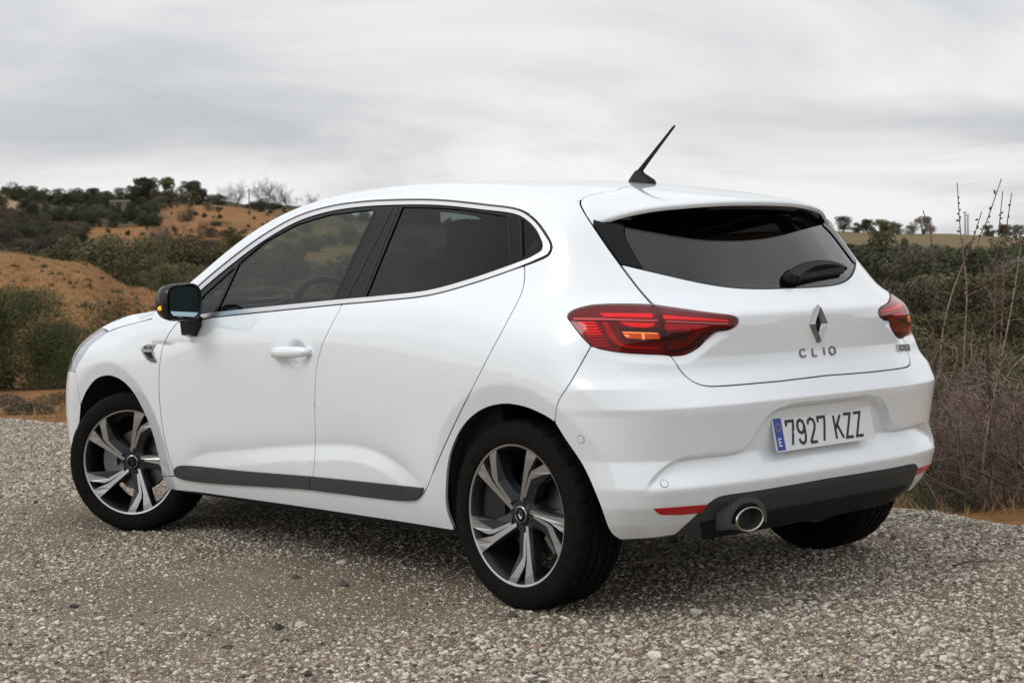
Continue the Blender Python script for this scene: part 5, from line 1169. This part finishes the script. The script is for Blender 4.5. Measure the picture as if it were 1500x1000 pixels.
    m=MB(); m.box((-dp,.2,.5),(.03,.3,.5)); m.build('door','bark',o); tag(o,'small grey stone hut among scrub on the far hill','hut')
    # ridge trees (left)
    for u,dd,h,k,lb in ((222,226,3.8,0,'dark evergreen tree on the ridge nearest the stone hut'),(252,222,3.9,1,None),(288,224,3.6,3,None),(306,226,2.6,2,None),(199,230,2.6,2,None)):
        put('ridge_tree',TR[k],'ever',u2l(u,dd),dd,s=h*1.05,sz=h,trunk=TK[k%3],label=lb or 'dark evergreen tree crowning the orange ridge',cat='tree',group=None if lb else 'evergreens on the orange ridge')
    for u,dd,h,k in ((338,232,3.0,0),(352,228,3.6,1),(392,230,3.8,2),(410,232,4.0,0),(430,230,3.2,1),(268,208,1.7,2),(282,206,1.6,0),(470,232,2.8,1)):
        put('bare_tree',BT[k],'twig',u2l(u,dd),dd,s=h*.95,sz=h*1.1,label='bare branching tree on the orange ridge',cat='tree',group='bare trees on the orange ridge')
    # far scrub belt, left
    def scat(n,meshes,mat,u0,u1,d0,d1,s0,s1,name,label,cat,group,cond=None,flat=.8,bands=None):
        c=0; tries=0; bands=bands or ('near end','mid way','far end')
        while c<n and tries<n*30:
            tries+=1; t=r.random(); d=math.exp(math.log(d0)+t*math.log(d1/d0)); u=r.uniform(u0,u1)
            if cond and not cond(u,d): continue
            q=r.random(); s=(s0+(s1-s0)*q)*(1 if u<1000 or d<50 else np.interp(d,[50,90,140],[1,.62,.42])); k=flat*r.uniform(.7,1.3)
            lb=('small ' if q<.4 else 'middling ' if q<.75 else 'broad ')+('flat ' if k<flat*.88 else 'tall ' if k>flat*1.15 else '')+label+', '+bands[min(2,int(t*3))]; assert len(lb.split())<17,lb
            put(name,r.choice(meshes),mat,u2l(u,d),d,s=s,sz=s*k,label=lb,cat=cat,group=group); c+=1
    scat(135,SE,'ever',-40,238,172,238,1.0,2.3,'scrub_bush','dark scrub bush on the far hill near the hut','bush','scrub on the far hill',lambda u,d: d>190 or u>45)
    scat(26,SG,'greys',-40,330,165,232,1.0,2.0,'scrub_bush','grey-brown scrub bush on the far hill','bush','grey scrub on the far hill')
    scat(46,SE,'ever',250,460,165,218,.35,.8,'small_bush','small dark bush dotted over the orange slope','bush','bushes dotted over the orange slope')
    scat(34,SE,'ever',300,700,198,232,1.0,2.2,'ridge_bush','dark bush along the ridge behind the car roof','bush','bushes along the ridge',lambda u,d:d>212)
    scat(30,SB,'brown',-40,130,132,172,.9,2.0,'scrub_bush','brown scrub bush on the dip below the far hill','bush','brown scrub below the far hill')
    scat(24,SE,'ever',-40,150,138,176,.9,2.0,'scrub_bush','dark scrub bush on the dip below the far hill','bush','dark scrub below the far hill')
    scat(30,SE,'ever',90,330,150,176,.25,.6,'small_bush','small dark tuft on the pale orange band','bush','tufts on the pale orange band')
    # valley belt behind the near rise
    scat(34,SB,'brown',-30,110,84,120,1.5,2.8,'valley_bush','leafless grey-brown bush in the valley behind the near rise','bush','grey bushes in the valley')
    scat(18,SE,'ever',-40,100,112,140,1.5,2.6,'valley_bush','dark green bush in the valley behind the near rise','bush','dark bushes in the valley')
    scat(38,SH,'olive',85,330,80,110,1.7,3.3,'valley_bush','olive green bush in the valley behind the near rise','bush','olive bushes in the valley')
    scat(9,SM,'moss',90,190,80,92,1.5,2.4,'valley_bush','yellowish green bush in the valley behind the near rise','bush','yellowish bushes in the valley')
    scat(44,SB,'brown',200,440,112,152,1.0,2.2,'valley_bush','grey-brown bush at the foot of the orange slope','bush','grey bushes below the orange slope')
    for u,dd,h in ((268,112,4.2),(240,120,3.0),(305,118,3.2)):
        put('bare_tree',BT[u%3],'twig',u2l(u,dd),dd,s=h*.85,sz=h,label='bare reddish brown tree rising from the valley bushes',cat='tree',group='bare trees in the valley')
    scat(16,SH,'olive',230,330,60,80,1.0,1.9,'valley_bush','grey-green bush beside the near orange rise','bush','bushes beside the near rise')
    scat(70,SH,'olive',300,760,45,150,1.2,2.4,'valley_bush','olive bush on the slope behind the car','bush','bushes on the slope behind the car')
    scat(30,SM,'moss',320,620,110,190,1.2,2.4,'valley_bush','mossy green bush on the slope behind the car','bush','mossy bushes behind the car')
    scat(34,SH,'olive',740,1140,16,120,.8,1.9,'valley_bush','olive bush on the slope behind the tailgate','bush','olive bushes behind the tailgate')
    scat(26,SG,'greys',740,1140,20,140,.8,1.8,'valley_bush','grey bush on the slope behind the tailgate','bush','grey bushes behind the tailgate')
    scat(30,SE,'ever',-650,-45,150,235,1.2,2.6,'scrub_bush','dark scrub bush on the far hill away from the hut','bush','scrub away from the hut')
    scat(18,SH,'olive',-650,-90,24,110,.9,2.0,'valley_bush','olive bush on the rise past the broom bushes','bush','olive bushes past the broom bushes')
    scat(20,SG,'greys',1600,1950,14,120,.7,1.6,'hill_bush','grey bush on the slope past the thorny shrubs','bush','grey bushes past the thorny shrubs')
    # right hillside scrub
    BR=('low down','half way up','near the field')
    scat(150,SE,'ever',1150,1560,45,136,1.0,2.4,'hill_bush','dark green bush on the slope below the pale field','bush','dark bushes on the right slope',bands=BR)
    scat(70,SG,'greys',1150,1560,34,138,.8,1.8,'hill_bush','grey-brown bush on the slope below the pale field','bush','grey bushes on the right slope',bands=BR)
    scat(60,SH,'olive',1150,1580,22,80,.7,1.6,'hill_bush','olive green bush on the slope below the pale field','bush','olive bushes on the right slope',bands=BR)
    NH=[leaf_mesh('shrub',3800,1,lobes_for(1.7,1.0,12,i+200,.1),.026,i+210,up=.5,aspect=.3) for i in range(3)]
    scat(44,NH,'olive',1180,1590,11.5,24,.6,1.05,'near_bush','loose olive bush behind the bare thorny branches','bush','olive bushes behind the thorny branches')
    scat(9,NH,'greys',1180,1590,12,20,.4,.7,'near_bush','dry greyish bush behind the bare thorny branches','bush','dry bushes behind the thorny branches')
    # big olive bush on the left and its neighbours
    BG=leaf_mesh('crown',60000,1,lobes_for(1.6,1.0,46,300,.0,.70),.0135,301,up=.7,aspect=.22,shell=.45); TB=twig_mesh('trunk',302,.8,9,3,.006,1.1,4,.18)
    BG2=leaf_mesh('crown',46000,1,lobes_for(1.5,1.0,38,310,.0,.70),.0135,311,up=.7,aspect=.22,shell=.45)
    for me_,u,dd,s,lb in ((BG,12,21.2,1.40,'large olive green broom bush at the edge of the gravel'),(BG2,92,23.5,1.0,'smaller olive broom bush between the large bush and the car'),(BG2,-80,21,1.5,'olive broom bush on the far side of the large broom bush')):
        put('broom_bush',me_,'broom',u2l(u,dd),dd,s=s,sz=s*.98,trunk=TB,label=lb,cat='bush',sink=.02)
    put('edge_bush',NH[1],'olive',u2l(160,38),38,s=1.3,sz=1.1,label='low grey-green bush at the foot of the orange rise',cat='bush')
    put('edge_bush',SG[1],'purple',u2l(30,15.3),15.3,s=.46,sz=.22,label='low dark grey shrub right behind the gravel edge',cat='bush')
    put('edge_bush',NH[0],'olive',u2l(86,15.6),15.6,s=.34,sz=.22,label='small green weed clump near the gravel edge by the front bumper',cat='bush')
    # thorny bare shrubs at the right edge of the gravel
    TW=[twig_mesh('branches',400+i,1.0,10,4,.0080,1.9,4,.26,droop=1.1,curl=.35,split=(2,4)) for i in range(4)]
    r3=random.Random(77); spots=[(1392,8.1,.9,.95),(1440,7.9,.95,1.0),(1486,7.7,1.0,1.05),(1545,7.8,1.05,1.1),(1352,8.9,.85,.8),(1420,9.0,1.0,1.05),(1500,8.8,1.1,1.15),(1590,8.6,1.0,1.0)]+[(r3.uniform(1335,1620),r3.uniform(8.2,11.5),r3.uniform(.85,1.25),r3.uniform(.7,1.15)) for _ in range(13)]
    for i,(u,dd,s,sz) in enumerate(spots):
        put('thorny_shrub',TW[i%4],('twig','twig2','twig2','twig')[i%4],u2l(u,dd),dd,s=s,sz=sz,label=('low ' if sz<.85 else 'tall ' if sz>1.03 else '')+('spreading ' if s>1.05 else 'narrow ' if s<.93 else '')+'tangled leafless '+('pale' if i%4 in (1,2) else 'reddish')+' thorny shrub '+('at the gravel edge' if dd<8.5 else 'behind the gravel edge' if dd<9.7 else 'farther down the slope'),cat='shrub',group='leafless thorny shrubs at the gravel edge')
    # tall budding shoots
    rr2=random.Random(9)
    for i,(pts,dd,lb) in enumerate((([(1402,268),(1407,340),(1416,420),(1412,520),(1408,640),(1425,745)],7.9,'tall budding shoot with a straight knobbly tip, next to the bumper'),([(1467,262),(1447,320),(1432,362),(1441,430),(1446,510),(1450,600),(1452,752)],7.8,'tallest leaning shoot that forks in the middle'),([(1469,280),(1463,340),(1458,420),(1455,520),(1430,660),(1440,755)],7.7,'slim upright shoot with small buds'),([(1482,283),(1474,340),(1470,420),(1466,500),(1452,640),(1462,758)],7.75,'slim pale shoot close behind another budding shoot'),([(1499,335),(1490,400),(1478,470),(1460,560),(1440,680),(1446,756)],7.6,'pale curved shoot bending away from the car'),([(1352,308),(1364,350),(1370,420),(1368,500),(1375,620),(1392,742)],8.0,'thin dark shoot nearest the tail light'),([(1438,310),(1428,342),(1419,366),(1398,420),(1384,470),(1378,520),(1392,630),(1410,748)],8.0,'shoot that leans away from the bumper towards its tip'))):
        m=MB(); P=[at(x,y,dd+.12*math.sin(i*2+k)) for k,(x,y) in enumerate(pts)]; base=ld(*[float(v) for v in ((P[-1]-np.array([CAM[0],CAM[1],0]))@_rh,(P[-1]-np.array([CAM[0],CAM[1],0]))@_fh)]); bz=float(hz((P[-1]-np.array([CAM[0],CAM[1],0]))@_rh,(P[-1]-np.array([CAM[0],CAM[1],0]))@_fh)); P[-1][2]=bz-.03
        C3=catmull(np.array(P),.05); n=len(C3); o0=P[-1]
        o=empty('budding_shoot',tuple(o0)); m.tube([q-o0 for q in C3],[.0022+.0038*(k/n) for k in range(n)],6,False); m.build('stem','twig' if i%2 else 'twig2',o,True)
        mb=MB(); side=MB()
        for k in range(2,int(n*.75)):
            for _ in range(2):
                if rr2.random()<.75:
                    v=np.array([rr2.gauss(0,1),rr2.gauss(0,1),rr2.gauss(.4,.6)]); v/=np.linalg.norm(v); q=C3[k]-o0+np.array([0,0,rr2.uniform(-.02,.02)]); L_=rr2.uniform(.010,.022); mb.tube([q,q+v*L_*.6,q+v*L_],[.003,.0055,.001],4,False)
        for k in range(int(n*.3),n-2,2):
            if rr2.random()<.55:
                v=np.array([rr2.gauss(0,1),rr2.gauss(0,1),rr2.gauss(.5,.5)]); v/=np.linalg.norm(v); q=C3[k]-o0; L_=rr2.uniform(.08,.30); side.tube([q,q+v*L_*.5+np.array([0,0,.01]),q+v*L_+np.array([0,0,rr2.uniform(-.03,.04)])],[.0028,.002,.001],4,False)
        bo=mb.build('buds','twig',o); so=side.build('twigs','twig',o); bo['kind']='stuff'; so['kind']='stuff'
        tag(o,lb,'shoot')
    # rosemary-like plants by the bumper
    PU=leaf_mesh('plant',2600,1,lobes_for(1.0,1.0,10,500,.1),.022,501,up=1.6,aspect=.2,shell=.2)
    for u,dd,s,sz,mt,lb in ((1375,8.2,.34,.50,'purple','purple-grey bushy plant standing beside the rear bumper'),(1412,8.3,.32,.42,'purple','purple-grey plant beneath the thorny branches'),(1350,8.0,.30,.20,'ever','low dark green plant on the gravel edge under the bumper corner'),(1388,7.7,.26,.12,'ever','flat dark green weed where the gravel ends')):
        me_=PU if mt=='purple' else NH[2]
        if mt!='purple': me_=NH[2].copy(); me_.materials.clear()
        put('low_plant',me_,mt,u2l(u,dd),dd,s=s,sz=sz,label=lb,cat='plant')
    # dry grass: stuff
    rs=np.random.RandomState(12); V=[];Fc=[]
    def tufts(n,u0,u1,d0,d1,h0,h1,mat,label,name,blades=5,wd=.02):
        u=rs.uniform(u0,u1,n); d=np.exp(rs.uniform(math.log(d0),math.log(d1),n)); l=(u-750)/FPX*d; ok=lot_s(l,d)>.12; l=l[ok]; d=d[ok]; z=hz(l,d); n=len(l)
        B=np.array([CAM[0],CAM[1],0])+l[:,None]*_rh+d[:,None]*_fh; B[:,2]=z-.01
        B=np.repeat(B,blades,0); k=len(B); B[:,:2]+=rs.normal(size=(k,2))*.05; an=rs.rand(k)*6.28; h=rs.uniform(h0,h1,k); w=wd*rs.uniform(.5,1.3,k)
        dx=np.stack([np.cos(an),np.sin(an),np.zeros(k)],1); tip=B+np.stack([rs.normal(size=k)*.35*h,rs.normal(size=k)*.35*h,h],1)
        Vv=np.stack([B-dx*w[:,None],B+dx*w[:,None],tip],1).reshape(-1,3)
        me=bpy.data.meshes.new(name); me.vertices.add(3*k); me.vertices.foreach_set('co',Vv.ravel()); me.loops.add(3*k); me.loops.foreach_set('vertex_index',np.arange(3*k)); me.polygons.add(k); me.polygons.foreach_set('loop_start',np.arange(0,3*k,3)); me.update(calc_edges=True); me.validate()
        o=link(name,me,None,M[mat]); tag(o,label,'grass',kind='stuff')
    tufts(7500,-60,300,24,66,.02,.075,'straw','dry straw-coloured stubble on the orange rise','dry_grass',4,.025)
    tufts(110,-60,140,14,18,.03,.10,'straw','dry grass behind the gravel edge near the bushes','dry_grass',5,.008)
    tufts(260,1290,1600,7.4,14,.03,.13,'straw','dry grass among the thorny shrubs','dry_grass',6,.005)
    tufts(170,-60,330,40,68,.08,.2,'olive','low green weeds dotted over the orange rise','weeds',9,.03)
def build_stones():
    r=random.Random(21); base=[]
    for k in range(5):
        bm=bmesh.new(); bmesh.ops.create_icosphere(bm,subdivisions=2,radius=1)
        for v in bm.verts:
            c=v.co; f=1+.22*math.sin(c.x*3+k)+.18*math.sin(c.y*4+2*k)+.12*math.sin(c.z*5+k*k); v.co=Vector((c.x*f,c.y*f*.75,c.z*f*.5))
        me=bpy.data.meshes.new('stone'); bm.to_mesh(me); bm.free(); base.append(me)
    dk=foliage_mat('dark_stone',(.035,.032,.03),(.07,.064,.058),(.12,.11,.10)); lt=foliage_mat('pale_stone',(.30,.27,.23),(.46,.43,.38),(.58,.56,.52))
    def spot(u,y):
        v=ray([(u,y)])[0]; return CAM+v*(-CAM[2]/v[2])
    for (u,y,s,c) in ((407,922,.026,0),(434,848,.02,0),(503,858,.024,0),(751,903,.02,0),(332,950,.016,0),(416,940,.014,0),(110,890,.018,0),(52,738,.022,0),(450,988,.016,0),(1310,790,.02,0),(500,826,.024,1),(442,918,.022,1),(1022,899,.024,1),(960,962,.022,1),(145,908,.018,1),(62,965,.016,1),(250,930,.016,1),(325,922,.014,1),(1355,925,.02,1)):
        me=base[r.randrange(5)].copy(); o=link('stone',me,None,dk if c==0 else lt); P=spot(u,y); o.location=(P[0],P[1],s*.25); o.scale=(s,s,s); o.rotation_euler=(0,0,r.random()*6.28)
        tag(o,'larger dark stone lying loose among the gravel' if c==0 else 'larger pale stone lying loose among the gravel','stone','dark stones on the gravel' if c==0 else 'pale stones on the gravel')
    a=spot(1395,833); b=spot(1455,826); o=empty('fallen_twig',tuple(a)); m=MB(); m.tube([np.zeros(3)+[0,0,.012],(b-a)*.4+[0,0,.02],(b-a)*.7+[0.02,0,.012],(b-a)+[0,0,.01]],[.004,.003,.0025,.0015],5); m.tube([(b-a)*.4+[0,0,.02],(b-a)*.6+[.05,.03,.015]],[.0025,.0012],5); m.build('stem','twig',o); tag(o,'thin dark twig lying on the gravel behind the car','twig')

build_terrain(); LOT=build_lot(); build_gravel(LOT)
car=build_car()
build_stones(); build_vegetation()
